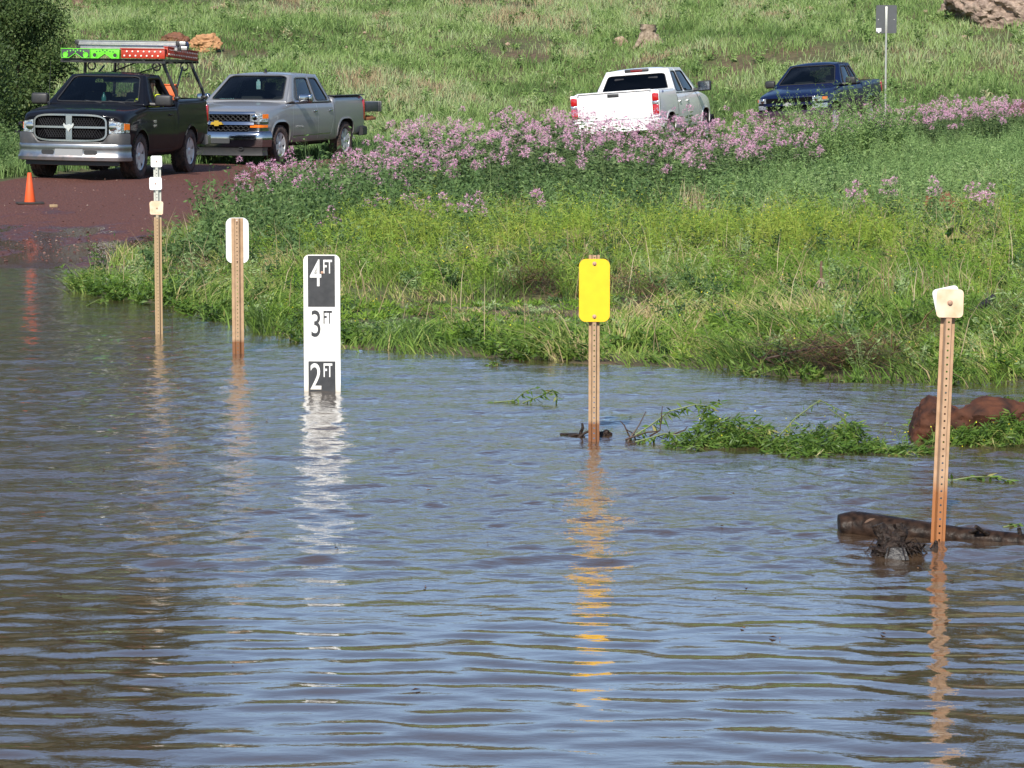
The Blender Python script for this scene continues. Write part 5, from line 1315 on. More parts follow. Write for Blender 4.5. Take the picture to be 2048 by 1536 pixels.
m_dkleaf = foliage_mat("dark_weed_leaves", [(0, G(0.040, 0.081, 0.024)), (.5, G(0.099, 0.172, 0.055)), (1, G(0.182, 0.259, 0.094))], .28)
m_pinkleaf = foliage_mat("flower_plant_leaves", [(0, G(.045, .085, .030)), (.5, G(.115, .180, .065)), (1, G(.20, .26, .11))], .28)
m_pink = foliage_mat("pink_petals", [(0, G(.48, .18, .32)), (.5, G(.67, .35, .49)), (1, G(.80, .56, .66))], .3)
m_dry = foliage_mat("dry_stalks", [(0, G(.16, .10, .055)), (.6, G(.36, .28, .16)), (1, G(.50, .42, .27))], .15)
m_brown = foliage_mat("dead_brown_weeds", [(0, G(.045, .022, .012)), (.6, G(.12, .060, .030)), (1, G(.24, .14, .075))], .1)
m_bigleaf = foliage_mat("broad_leaves", [(0, G(.035, .080, .020)), (1, G(.075, .165, .035))], .3)
m_juniper = foliage_mat("shrub_leaves", [(0, G(0.029, 0.055, 0.018)), (.5, G(0.065, 0.107, 0.031)), (.85, G(0.117, 0.163, 0.049)), (1, G(0.208, 0.234, 0.085))], .22)
m_fresh = foliage_mat("wet_drift_leaves", [(0, G(0.037, 0.074, 0.012)), (.5, G(0.094, 0.175, 0.025)), (.85, G(0.163, 0.239, 0.050)), (1, G(0.325, 0.297, 0.100))], .28, rough=.45, spec=.3)

# hillside grass, in drifts of colour with bare red patches
v = Veg(); x, y = scatter(380000, 68, 112, .27, 3)
bare = fbm(x, y, 5.0, 61); bp_ = np.clip((bare - .57) / .06, 0, 1) * np.clip((y - 74) / 10, 0, 1)
x, y = keep(x, y, offroad(x, y) * (1 - .9 * bp_)); n = len(x)
c = fbm(x, y, 4.0, 14); c2 = vnoise(x, y, 1.1, 15); tuft = vnoise(x, y, .55, 77)
c3 = fbm(x, y, 2.2, 16); tint = np.clip(.45 + (c - .5) * 1.3 + (c2 - .5) * .5 + np.clip(c3 - .60, 0, 1) * 1.9 + rng.normal(0, .14, n), 0, 1)
h = (.13 + .30 * tuft ** 1.5 + .16 * np.clip(c - .45, 0, 1)) * (.6 + .7 * rng.random(n)); ln = rng.normal(0, 1, (n, 2)) * h[:, None] * .42
v.blades(on_ground(x, y, -.02), h, .014 + .018 * rng.random(n), ln, tint)
# scattered taller tufts and darker herbs
x, y = scatter(1900, 70, 112, .27, 3); x, y = keep(x, y, offroad(x, y)); n = len(x)
v.weeds(on_ground(x, y), .25 + .35 * rng.random(n) ** 2, .28, 5, 9, .16, .05, np.clip(rng.normal(.25, .22, n), 0, 1), stemw=.012)
o = v.build("hill_grass", m_hill); tag(o, "sunlit olive and yellow-green grass covering the hillside", "grass", kind="stuff")

# field of pale grass behind and around the parked trucks
v = Veg(); x, y = scatter(210000, 42, 70, .28, 3); x, y = keep(x, y, offroad(x, y, .15)); n = len(x)
c = fbm(x, y, 3.0, 24); tint = np.clip(.45 + (c - .5) * 1.2 + rng.normal(0, .13, n), 0, 1)
h = (.14 + .30 * vnoise(x, y, .7, 25)) * (.6 + .7 * rng.random(n)); ln = rng.normal(0, 1, (n, 2)) * h[:, None] * .4
v.blades(on_ground(x, y, -.02), h, .010 + .014 * rng.random(n), ln, tint)
o = v.build("meadow_grass", m_kochia); tag(o, "grey-green meadow grass around the parked pickups", "grass", kind="stuff")

def low_strip(x, y):
    """the first strip of bank is beaten down towards the flooded hollow behind it"""
    k = np.clip((x + 1.7) / .5, 0, 1) * np.clip((1.3 - x) / .6, 0, 1) * np.clip((y - 19.2) / 1.8, 0, 1) * np.clip((24.6 - y) / .3, 0, 1)
    return 1 - .72 * k
MATS = [(1075, 575, 75, .35, 700), (1180, 545, 60, .3, 250), (1290, 605, 70, .35, 450), (1240, 580, 40, .25, 200), (1650, 742, 110, .22, 700), (1560, 730, 50, .15, 160), (1760, 738, 60, .2, 260), (400, 545, 50, .6, 260), (950, 530, 60, .3, 160), (1480, 560, 60, .3, 120), (2010, 645, 40, .3, 120), (620, 560, 60, .3, 120), (1850, 690, 60, .3, 140), (860, 640, 40, .2, 120)]
MATS_W = [(hit(a, b_), c_ * .5, d_) for a, b_, c_, d_, _ in MATS]
def bare_spots(x, y):
    k = np.ones_like(x)
    for c_, sx_, dd_ in MATS_W: k = k * (1 - .92 * np.exp(-(((x - c_.x) / (sx_ * c_.y / FPX * 1.3)) ** 2 + ((y - c_.y + .1) / (dd_ * 2.2)) ** 2) ** 2))
    return k
# grass on the bank, bent over by the flood near the water
v = Veg(); x, y = scatter(500000, 16, 44, .25, 2.2)
t = y - shore(x) + .7 * (fbm(x, y, .9, 33) - .5)
g = terr(x, y)
flooded = (g < -.01) & (t > 1.5)
tongue = (x < -2.0) & (y < 29.5)
p = np.where(t < 0, np.where(t > -.25, .35, 0), 1.0) * np.where(flooded, .02, 1.0) * np.where(tongue, np.clip((fbm(x, y, 1.1, 91) - .42) / .10, .04, 1), 1.0) * np.clip(1.25 - (y - 18) / 45, .35, 1) * np.where(tongue, 1, offroad(x, y, .20))
bald = np.clip((fbm(x, y, 1.2, 44) - .555) / .05, 0, 1); p = p * (1 - .85 * bald) * bare_spots(x, y)
x, y = keep(x, y, p); n = len(x); t = y - shore(x)
c = fbm(x, y, 1.0, 34, 5); tint = np.clip(.46 + (c - .5) * 2.1 + rng.normal(0, .17, n) + (rng.random(n) < .09) * .5, 0, 1)
bend = np.clip(1.2 - t / 5.5, .25, 1); dirn = 2.6 + 5.0 * (vnoise(x, y, .9, 35) - .5)
h = (.06 + .24 * vnoise(x, y, .38, 36) ** 1.4) * (.5 + .9 * rng.random(n)) * low_strip(x, y); L_ = h * (.9 * bend + .2)
ln = np.stack([np.cos(dirn) * L_, np.sin(dirn) * L_ * .5], -1) + rng.normal(0, 1, (n, 2)) * h[:, None] * .6
v.blades(on_ground(x, y, -.03), h, .005 + .008 * rng.random(n), ln, tint)
o = v.build("bank_grass", m_bank); tag(o, "tangled green grass on the bank, flattened by the flood along the water", "grass", kind="stuff")

# feathery mustard weeds with tiny yellow flowers
v = Veg(); x, y = scatter(7200, 16.5, 38, .25, 1.6); t = y - shore(x)
band = np.exp(-((y - 29.5) / 3.6) ** 2) * np.clip((x + 3.4) / 1.5, 0, 1)
low = np.clip(t / 1.0, 0, 1) * .55
p = np.clip(band * 1.0 + low * np.clip(1.2 - (y - 17) / 14, 0, 1), 0, 1) * np.where(terr(x, y) < 0.0, .12, 1) * offroad(x, y, .2) * np.clip((fbm(x, y, 1.5, 51) - .36) / .14, .06, 1) * bare_spots(x, y) * np.where((x < -2) & (y < 29), .35, 1) * offroad(x, y, .6)
x, y = keep(x, y, p); n = len(x); t = y - shore(x); tall = np.exp(-((y - 29) / 4.2) ** 2) * np.clip((x + 3) / 1.5, .3, 1)
H = (.18 + .46 * tall * (.35 + 1.0 * vnoise(x, y, .9, 52))) * (.7 + .5 * rng.random(n)) * low_strip(x, y)
tint = np.clip(.30 + .35 * tall + .5 * (fbm(x, y, 2.5, 53) - .5) + rng.normal(0, .08, n), 0, 1)
v.weeds(on_ground(x, y, -.02), H, .24 + .12 * tall, 7, 13, .075, .012, tint, stemw=.005)
k = rng.random(n) < .28; v.weeds(on_ground(x[k], y[k], -.02), H[k], .24, 4, 2, .06, .01, tint[k], tip=(1, .013, 1), stemw=.004)
o = v.build("mustard_weeds", [m_must, m_yel]); tag(o, "feathery yellow-flowered mustard weeds in the middle of the bank", "weeds", kind="stuff")

# bright leafy herbs tangled along the water's edge
v = Veg(); x, y = scatter(5200, 16, 30, .25, 1.8); t = y - shore(x)
p = np.clip(1.3 - np.abs(t - .7) / 2.6, 0, 1) * (t > -.15) * np.clip((fbm(x, y, .8, 151) - .40) / .12, .05, 1) * np.where(terr(x, y) < -.03, .03, 1) * offroad(x, y, .2) * bare_spots(x, y)
x, y = keep(x, y, p); n = len(x)
v.weeds(on_ground(x, y, -.03), (.12 + .22 * vnoise(x, y, .5, 152)) * (.6 + .7 * rng.random(n)) * low_strip(x, y), .22, 5, 14, .075, .020, np.clip(.5 + .9 * (fbm(x, y, 1.0, 153) - .5) + rng.normal(0, .14, n), 0, 1), droop=.25, stemw=.005)
o = v.build("edge_weeds", m_fresh); tag(o, "bright green herbs tangled along the edge of the flood", "weeds", kind="stuff")
# dark leafy growth under and before the pink flowers
v = Veg(); x, y = scatter(5200, 27, 54, .215, 1.5)
left = np.exp(-(((x + 2.5) / 1.9) ** 2 + ((y - 33.2) / 4.8) ** 2))
mid_ = np.exp(-((y - 40) / 5.0) ** 2) * np.clip((5.5 - x) / 3, 0, 1) * np.clip((x + 4.2) / .6, 0, 1)
p = np.clip(left * 1.3 + mid_ * .55, 0, 1) * offroad(x, y, .75)
x, y = keep(x, y, p); n = len(x)
H = (.30 + .32 * np.exp(-((y - 36) / 6) ** 2) + .36 * np.exp(-(((x + 2.5) / 1.3) ** 2 + ((y - 32.5) / 3.5) ** 2))) * (.6 + .7 * vnoise(x, y, .8, 56)) * (.8 + .5 * rng.random(n))
v.weeds(on_ground(x, y, -.02), H, .30, 6, 12, .085, .034, np.clip(.45 + .9 * (fbm(x, y, 1.8, 55) - .5) + rng.normal(0, .1, n), 0, 1), stemw=.007)
o = v.build("leafy_weeds", m_dkleaf); tag(o, "dark leafy weeds below the pink flowers", "weeds", kind="stuff")

# pale grey-green weeds filling the right of the field
v = Veg(); x, y = scatter(8000, 30, 60, .27, 2.6)
rgt = 1 / (1 + np.exp(-(x - 1.6 - (y - 40) * .02) / .8)); p = rgt * np.exp(-((y - 44) / 9.5) ** 2) * offroad(x, y, .4)
p = np.clip(p * 1.1 + .12 * np.exp(-((y - 38) / 6) ** 2) * offroad(x, y, .4), 0, 1)
x, y = keep(x, y, p); n = len(x)
H = (.34 + .34 * vnoise(x, y, 2.2, 57)) * (.7 + .5 * rng.random(n))
v.weeds(on_ground(x, y, -.02), H, .30, 7, 13, .075, .020, np.clip(.50 + .8 * (fbm(x, y, 2.2, 58) - .5) + rng.normal(0, .09, n), 0, 1), stemw=.006)
o = v.build("grey_green_weeds", m_kochia); tag(o, "pale grey-green weeds filling the right side of the field", "weeds", kind="stuff")

# mixed clumps that break up the bank: dark herbs, pale sage-like tufts
v = Veg(); x, y = scatter(620, 17, 38, .23, 1.4); x, y = keep(x, y, (y > shore(x) + .25) * offroad(x, y, .6) * np.where(terr(x, y) < 0, 0, 1) * bare_spots(x, y)); n = len(x)
sz = rng.random(n) ** 2
v.weeds(on_ground(x, y, -.02), (.16 + .34 * sz) * np.clip(.45 + (y - 17) / 16, .45, 1.1) * low_strip(x, y), .12 + .20 * sz, 9, 16, .06, .019, np.clip(rng.normal(.22, .16, n), 0, 1), stemw=.005)
o = v.build("dark_herbs", m_dkleaf); tag(o, "dark green herb clumps scattered through the bank grass", "herbs", kind="stuff")
v = Veg(); x, y = scatter(420, 17, 36, .23, 1.4); x, y = keep(x, y, (y > shore(x) + .2) * offroad(x, y, .6) * np.where(terr(x, y) < 0, 0, 1) * bare_spots(x, y)); n = len(x)
v.weeds(on_ground(x, y, -.02), (.14 + .26 * rng.random(n)) * low_strip(x, y), .18, 8, 14, .05, .012, np.clip(rng.normal(.85, .12, n), 0, 1), stemw=.004)
o = v.build("sage_tufts", m_kochia); tag(o, "pale grey-green sage-like tufts scattered through the bank grass", "herbs", kind="stuff")
v = Veg(); n = 900; x, y = scatter(n, 17, 40, .23, 1.4); x, y = keep(x, y, (y > shore(x) + .3) * offroad(x, y, .5)); n = len(x)
v.blades(on_ground(x, y), .22 + .35 * rng.random(n), np.full(n, .006), rng.normal(0, .16, (n, 2)), rng.uniform(.3, 1, n))
o = v.build("straw_stems", m_dry); tag(o, "thin straw-coloured stems leaning out of the bank grass", "stalks", kind="stuff")
# dry stalks and dead mats of the last flood
v = Veg()
for (u, w_, du, nn, hh) in ((1390, 452, 42, 170, .42), (1050, 440, 60, 60, .28), (1545, 450, 60, 70, .34), (1700, 470, 90, 90, .34), (1960, 480, 90, 110, .3), (900, 470, 70, 40, .3), (1300, 430, 60, 50, .28), (560, 450, 60, 40, .4), (1150, 520, 200, 60, .3), (1800, 600, 200, 60, .3), (720, 560, 120, 30, .3)):
    c0 = hit(u, w_); n = nn; sx = du * c0.y / FPX
    x = c0.x + rng.normal(0, sx * .5, n); y = c0.y + rng.normal(0, .5, n); h = hh * (.6 + .8 * rng.random(n))
    v.blades(on_ground(x, y), h, np.full(n, .008), rng.normal(0, .10, (n, 2)), rng.random(n))
o = v.build("dry_stalks", m_dry); tag(o, "tan dry stalks standing among the green weeds", "stalks", kind="stuff")
def mat_of_stems(name, spots, mat, label, ln=.30, lift=.16, w=.008):
    v = Veg()
    for (u, w_, du, dd, nn) in spots:
        c0 = hit(u, w_); sx = du * c0.y / FPX
        x = c0.x + rng.normal(0, sx * .45, nn); y = c0.y + rng.normal(0, dd, nn); a = rng.normal(.2, .8, nn); l = ln * (.4 + rng.random(nn))
        P_ = on_ground(x, y); P_[:, 2] = np.maximum(P_[:, 2], 0) + lift * (.25 + rng.random(nn)) * np.exp(-((x - c0.x) / (sx + .01)) ** 2)
        v.blades(P_, rng.normal(.02, .06, nn), np.full(nn, w), np.stack([np.cos(a) * l * np.where(rng.random(nn) < .5, -1, 1), np.sin(a) * l * .5], -1), rng.random(nn), az=rng.normal(1.57, .5, nn))
    o = v.build(name, mat); return tag(o, label, "dead weeds", kind="stuff")
mat_of_stems("dead_weeds", MATS, m_brown, "brown mats of dead weeds left by the flood in the bank grass")

# ------------------------------------------------------------------ pink spider-flower plants: every plant a thing
def head_mesh(k):
    v = Veg(); n = 40
    th = rng.random(n) * 6.283; ph = np.arccos(rng.uniform(-.7, 1, n)); r_ = .030 + .016 * rng.random(n)
    D = np.stack([np.cos(th) * np.sin(ph), np.sin(th) * np.sin(ph), np.cos(ph)], -1)
    v.leaves(D * r_[:, None] * [1, 1, .9], (D + rng.normal(0, .4, (n, 3))), .024, .015, rng.random(n))
    v.leaves(D[:26] * .03, D[:26], .060, .0035, rng.uniform(.5, 1, 26))
    o = v.build("flower_head", m_pink); me = o.data; bpy.data.objects.remove(o); return me
heads = [head_mesh(k) for k in range(4)]
def plant_mesh(k, H):
    v = Veg(); S = 5 + k % 3; tips = []
    for s_ in range(S):
        a = s_ * 6.283 / S + rng.random(); rr_ = .06 + .26 * rng.random() if s_ else .03; hh = H * (.60 + .38 * rng.random()) if s_ else H
        D = np.array([math.cos(a) * rr_, math.sin(a) * rr_])
        v.blades(np.zeros((1, 3)), np.array([hh]), np.array([.010]), D[None], np.array([.7]))
        v.blades(np.zeros((1, 3)), np.array([hh]), np.array([.010]), D[None], np.array([.7]), az=np.array([a + 1.57]))
        n = 20; t = .12 + .80 * rng.random(n) ** .8; C = np.stack([D[0] * t ** 1.3, D[1] * t ** 1.3, hh * t], -1)
        b = rng.random(n) * 6.283; el = rng.normal(.15, .35, n); ax = np.stack([np.cos(b) * np.cos(el), np.sin(b) * np.cos(el), np.sin(el)], -1)
        for sp in (-.5, 0, .5):                      # leaves in threes
            ax2 = ax + sp * np.stack([-np.sin(b), np.cos(b), np.zeros(n)], -1)
            v.leaves(C + ax * .03, ax2 / np.linalg.norm(ax2, axis=1)[:, None], .075 * (1.2 - .5 * t), .022, np.clip(rng.normal(.45, .2, n), 0, 1))
        tips.append((D[0], D[1], hh))
    o = v.build("foliage", m_pinkleaf); me = o.data; bpy.data.objects.remove(o); return me, tips
protos = [plant_mesh(k, .92) for k in range(7)]
def flower_plant(x, y, H, label, group):
    k = random.randrange(7); me, tips = protos[k]; s_ = H / .92
    e = empty("flowering_plant", (x, y, tz(x, y) - .01), (0, 0, random.random() * 6.28), label, "flowering plant", group); e.scale = (s_, s_, s_)
    link(bpy.data.objects.new("foliage", me), e)
    for tx, ty, th in tips:
        h = link(bpy.data.objects.new("flower_head", random.choice(heads)), e); h.location = (tx, ty, th); r_ = random.uniform(.62, .98) / s_; h.scale = (r_, r_, r_ * random.uniform(.9, 1.3)); h.rotation_euler = (random.uniform(-.3, .3), random.uniform(-.3, .3), random.random() * 6)
    return e
PATCH = [
    (52, [(-4.1, 36.2), (-3.2, 34.6), (-1.4, 35.4), (-.6, 40), (-1.6, 44.5), (-3.3, 40.5)], (.62, .90), "pink spider-flower plant in the flower band before the silver pickup's wheels", "pink flower plants before the silver pickup"),
    (118, [(-2.0, 41), (-1.2, 36.5), (1.2, 36.5), (3.0, 40.0), (4.2, 46), (3.4, 55), (-1.0, 52.5)], (.86, 1.22), "pink spider-flower plant in the dense flower band before the white pickup", "pink flower plants before the white pickup"),
    (36, [(2.6, 40.5), (4.6, 42.5), (6.4, 51), (4.6, 54), (3.2, 48)], (.75, 1.05), "pink spider-flower plant between the white and the blue pickup", "pink flower plants between white and blue pickup"),
    (70, [(5.6, 54.5), (7.4, 50), (11.6, 53), (13.0, 62), (9.8, 62)], (.75, 1.0), "pink spider-flower plant in the far band right of the blue pickup", "pink flower plants right of the blue pickup"),
    (7, [(-3.2, 31.2), (-1.0, 29.8), (.6, 31.5), (.4, 34.4), (-2.0, 34.8)], (.45, .62), "lone pink spider-flower plant among green weeds above the depth gauge", "lone pink flower plants above the depth gauge"),
    (6, [(3.0, 31.5), (5.6, 32), (6.6, 34), (5.4, 35.5), (3.6, 34)], (.42, .58), "lone pink spider-flower plant in the weeds above the right-hand leaning post", "lone pink flower plants above the leaning post"),
]
def in_poly(x, y, P):
    c = False
    for (xa, ya), (xb, yb) in zip(P, P[1:] + P[:1]):
        if (ya > y) != (yb > y) and x < (xb - xa) * (y - ya) / (yb - ya) + xa: c = not c
    return c
for cnt, poly, (h0, h1), lab, grp in PATCH:
    k = 0; xs = [p[0] for p in poly]; ys = [p[1] for p in poly]; pts = []
    tries = 0
    while k < cnt and tries < 20000:
        tries += 1
        x, y = random.uniform(min(xs), max(xs)), random.uniform(min(ys), max(ys))
        if not in_poly(x, y, poly) or road_dist(x, y) < ROAD_W + .35: continue
        if any((x - a) ** 2 + (y - b_) ** 2 < .05 for a, b_ in pts): continue
        pts.append((x, y)); flower_plant(x, y, random.uniform(h0, h1), lab, grp); k += 1
for (u, w_, H, lab) in ((40, 330, .75, "pink spider-flower plant at the left road edge behind the black pickup"), (10, 320, .7, "pink-topped plant beside the shrub at the very left")):
    c = hit(u, w_, 0, 48); flower_plant(c.x, c.y + 2.0, H, lab, None)

# single tall weed bush in front of the blue pickup, broad-leaved plants
def bush_plant(name, c, H, spread, S, Lf, ll, lw, mat, label, cat, tint=.55, seed=0):
    v = Veg(); v.weeds(np.array([[0, 0, 0.]]), np.array([H]), spread, S, Lf, ll, lw, np.array([tint]), stemw=.010)
    o = v.build(name, mat); o.location = c; return tag(o, label, cat)
for (u, Y, H, sp, lab) in ((1530, 49, 1.10, .5, "pale weed bush at the blue pickup's left headlight"), (1785, 48, 1.25, .55, "pale weed bush below the road sign's post"), (1612, 47, 1.45, .60, "tall feathery weed bush in front of the blue pickup's nose"), (1668, 46, 1.60, .65, "tallest pale green weed bush, in front of the blue pickup's door"), (1722, 47.5, 1.62, .60, "pale green weed bush hiding the blue pickup's rear wheel"), (1570, 48, 1.2, .5, "low weed bush at the left front corner of the blue pickup")):
    x = (u - 1024) / FPX * Y; bush_plant("weed_bush", (x, Y, tz(x, Y) - .02), H, sp, 64, 42, .08, .022, m_kochia, lab, "weed bush")
def broadleaf(u, w_, H, n, ll, label):
    c = hit(u, w_); v = Veg(); v.blades(np.zeros((2, 3)), np.array([H, H]), np.array([.018, .018]), np.array([[.03, 0], [.03, 0]]), np.array([.9, .9]), az=np.array([0, 1.57]))
    o = v.build("stem", m_bigleaf); e = empty("broad_leaved_plant", (c.x, c.y, c.z - .02), (0, 0, 0), label, "plant"); o.parent = e
    for k in range(n):
        a = k * 2.4 + .3; z = H * (.30 + .68 * k / n); s_ = ll * (1.15 - .5 * k / n) * random.uniform(.85, 1.1); tilt = random.uniform(-.55, .25)
        mb = MB(); pts = []
        for i, (t, w2) in enumerate(((0, .02), (.15, .30), (.35, .42), (.6, .34), (.82, .16), (1.0, .0))):
            zz = -.35 * t * t
            pts += [(t, -w2, zz + .06 * w2), (t, 0, zz), (t, w2, zz + .06 * w2)]
        mb.add([(s_ * p[0] + .03, s_ * p[1], s_ * p[2]) for p in pts], [(i * 3 + j, i * 3 + j + 1, i * 3 + j + 4, i * 3 + j + 3) for i in range(5) for j in range(2)], 0, True, Matrix.Translation((.03 * z / H, 0, z)) @ Matrix.Rotation(a, 4, 'Z') @ Matrix.Rotation(-tilt, 4, 'Y'))
        lf = mb.build("leaf", m_bigleaf, e, fix=False)
        at = lf.data.attributes.new('tint', 'FLOAT', 'POINT'); at.data.foreach_set('value', [random.random()] * len(lf.data.vertices))
broadleaf(1142, 400, .52, 9, .20, "big-leaved dark green plant below the pink flowers, above the yellow plate")
broadleaf(1512, 440, .40, 7, .18, "broad-leaved green plant half-way between the yellow plate and the leaning post")
broadleaf(1905, 520, .40, 7, .17, "broad-leaved green plant above the leaning post, beside brown dead leaves")

# ------------------------------------------------------------------ rocks, stump, logs
def rock_mb(size, seed, flat=.7, rough=.25, sub=4):
    """an angular stone: a ball cut by random planes, roughened"""
    bm = bmesh.new(); bmesh.ops.create_icosphere(bm, subdivisions=sub, radius=1)
    r = np.random.default_rng(seed); Pn = r.normal(size=(15, 3)); Pn /= np.linalg.norm(Pn, axis=1)[:, None]; ph_ = .62 + .38 * r.random(15)
    K = r.normal(size=(14, 3)); ph = r.random(14) * 6.28
    for v_ in bm.verts:
        d = np.array(v_.co.normalized()); q = Pn @ d; rad = min(1.15, float(np.min(np.where(q > .05, ph_ / np.maximum(q, .05), 9))))
        rad *= 1 + rough * .5 * sum(math.sin(float(np.dot(K[i], d)) * (2.0 + i * 1.1) + ph[i]) / (1.5 + i * .7) for i in range(14))
        v_.co = Vector((d[0] * rad * size[0], d[1] * rad * size[1], d[2] * rad * size[2]))
    mb = MB(); mb.bm(bm, 0, True); return mb
m_rock = pmat("pale_sandstone", (.36, .26, .18), .9, var=.9, scale=5, col2=(.22, .14, .10), bump=.9)
m_rockred = pmat("rust_red_rock", (.19, .075, .035), .75, var=.9, scale=6, col2=(.085, .035, .022), bump=.8)
m_rocktan = pmat("orange_tan_rock", (.46, .25, .12), .9, var=.9, scale=5, col2=(.30, .15, .07), bump=.9)
m_cliff = pmat("pinkish_grey_rock", (.36, .27, .21), .9, var=1.0, scale=6, col2=(.12, .08, .062), bump=1.0)
from mathutils import noise as mnoise
def roughen(o, amp, freq, levels=0, seed=0):
    """real surface roughness: subdivide, then push the vertices along their normals with fractal noise"""
    if levels:
        sb = o.modifiers.new("s", 'SUBSURF'); sb.levels = levels; sb.render_levels = levels
        me = bpy.data.meshes.new_from_object(o.evaluated_get(bpy.context.evaluated_depsgraph_get())); o.modifiers.clear(); o.data = me
    me = o.data; off = Vector((seed * 7.3, seed * 3.1, seed))
    nr = [v_.normal.copy() for v_ in me.vertices]
    for v_, n_ in zip(me.vertices, nr):
        p = v_.co * freq + off
        v_.co += n_ * amp * (mnoise.ridged_multi_fractal(p, 1.0, 2.0, 5, 1.0, 2.0) - 1.1 + .6 * mnoise.fractal(p * 2.7, 1.0, 2.0, 4))
    for p in me.polygons: p.use_smooth = True
    me.set_sharp_from_angle(angle=R(32))
def rock(u, w_, wpx, hpx, mat, label, seed, name="boulder", deep=.6, start=60, rough=.25, sink=.3, sub=4, rot=0, amp=.03):
    c = hit(u, w_, 0, start); k = c.y / FPX
    mb = rock_mb((wpx * k / 2, wpx * k * deep / 2, hpx * k / 2 / (1 - sink * .5)), seed, sub=sub, rough=rough); o = mb.build(name, mat, angle=24); roughen(o, amp * hpx * k, 3.0 / (hpx * k), 0, seed % 50); o.location = (c.x, c.y, c.z + hpx * k * (.5 - sink * .5)); o.rotation_euler = (0, 0, rot); tag(o, label, "rock"); return o
rock(348, 98, 78, 36, m_rockred, "rust-red boulder with a dark tip on the slope above the silver pickup", 3, rough=.2, sub=5, amp=.07)
rock(408, 102, 66, 38, m_rocktan, "orange-tan rock slab beside the rust-red boulder on the slope", 23, rough=.2, sub=5, amp=.07)
rock(1990, 48, 210, 92, m_cliff, "big pinkish-grey rock outcrop at the top right of the slope", 5, deep=.8, rough=.16, sub=6, amp=.075)
rock(1905, 32, 60, 26, m_cliff, "smaller grey rock at the left foot of the big outcrop", 15)
rock(1245, 94, 34, 20, m_rock, "pale rock beside the tree stump on the slope", 12)
rng_r = random.Random(4)
GRP = "small pale stones in the hillside grass"
for (u, w_, s_) in ((100, 30, 9), (186, 20, 14), (430, 18, 20), (560, 40, 10), (640, 22, 9), (690, 96, 15), (880, 62, 12), (905, 92, 12), (840, 120, 10), (1115, 40, 10), (1500, 30, 9), (1620, 16, 14), (1552, 10, 12), (1870, 74, 13), (1930, 74, 16), (1850, 24, 14), (1010, 30, 10), (1015, 88, 11), (610, 88, 9), (728, 64, 9), (530, 12, 10), (1700, 60, 9), (2020, 90, 12)):
    rock(u, w_ + 4, s_, s_ * .62, m_rock, "small pale stone lying in the grass of the hillside", rng_r.randrange(999), "stone", sub=2)["group"] = GRP
# bark and wood
m_bark = pmat("wet_dark_bark", (.012, .008, .006), .55, spec=.25, var=1.0, scale=60, col2=(.040, .025, .018), bump=.7)
m_stumpw = pmat("weathered_stump_wood", (.32, .25, .18), .85, var=.9, scale=12, col2=(.13, .09, .06), bump=.9)
m_wetcut = pmat("wet_sawn_wood", (.055, .050, .046), .30, var=.8, scale=40, col2=(.025, .022, .02), bump=.8)
m_deadw = pmat("dead_wood", (.17, .10, .065), .85, var=.8, scale=10, col2=(.08, .045, .03), bump=.6)
def rough_tube(mb, path, radii, n=14, mat=0, jit=.10):
    P_ = [Vector(p) for p in path]; fine, fr = [], []
    for i in range(len(P_) - 1):
        for k in range(5):
            t = k / 5; fine.append(P_[i].lerp(P_[i + 1], t)); fr.append(radii[i] * (1 - t) + radii[i + 1] * t)
    fine.append(P_[-1]); fr.append(radii[-1]); mb.tube(fine, fr, n, mat, True, None, jit)
# tree stump on the hill
c = hit(1295, 92, 0, 60); k = c.y / FPX
e = empty("tree_stump", c, (0, 0, 0), "weathered grey-brown tree stump standing on the hillside above the white pickup", "tree stump")
mb = MB(); rough_tube(mb, [(0, 0, -.2), (0, 0, 0), (.0, 0, 18 * k), (.02, 0, 42 * k)], [.36, .29, .25, .26], 20, 0, .16); mb.build("trunk", m_stumpw, e)
for (ax_, ay_, l) in ((.75, -.4, .25), (-.6, -.35, .2), (.95, .1, .3)):
    mb = MB(); rough_tube(mb, [(ax_ * .25, ay_ * .25, .30), (ax_ * .45, ay_ * .5, .10), (ax_ * .8, ay_ * .8, -.12)], [.13, .10, .05], 10, 0, .15); mb.build("root", m_stumpw, e)
# fallen logs at the top left of the slope
for (u0, w0, u1, w1, r_, lab) in ((-10, 12, 62, 26, .10, "dead reddish log lying at the top left of the slope"), (0, 8, 40, 6, .08, "short dead log behind the other at the top left of the slope"), (128, 18, 200, 24, .10, "broken dark log lying in the grass right of the shrub's top"), (150, 12, 165, 16, .16, "dark stub of a broken log on the slope")):
    a, b_ = hit(u0, w0, 0, 60), hit(u1, w1, 0, 60); mb = MB(); d_ = b_ - a
    rough_tube(mb, [Vector((0, 0, .06)), d_ * .5 + Vector((0, 0, .10)), d_ + Vector((0, 0, .05))], [r_, r_ * .85, r_ * .55], 10, 0, .16)
    if r_ > .09: rough_tube(mb, [d_ * .4 + Vector((0, 0, .1)), d_ * .5 + Vector((.1, 0, .45))], [r_ * .4, r_ * .15], 6)
    o = mb.build("fallen_log", m_deadw); o.location = a; tag(o, lab, "log")
# dark clods of earth in the right field
for (u, w_, wp_, hp, lab, sd) in ((1865, 432, 42, 24, "dark red earth clod in the green field at the right, left one of three", 31), (1893, 434, 34, 26, "dark red earth clod in the green field at the right, middle one of three", 32), (1922, 438, 32, 18, "flat dark red earth clod at the right end of the three", 33)):
    rock(u, w_, wp_, hp + 18, m_rockred, lab, sd, "earth_clod", start=28, rough=.5, sink=.1)
rock(1588, 572, 26, 13, m_rockred, "small brown clod in the bank grass beside the upturned root", 35, "earth_clod", start=18, rough=.45)
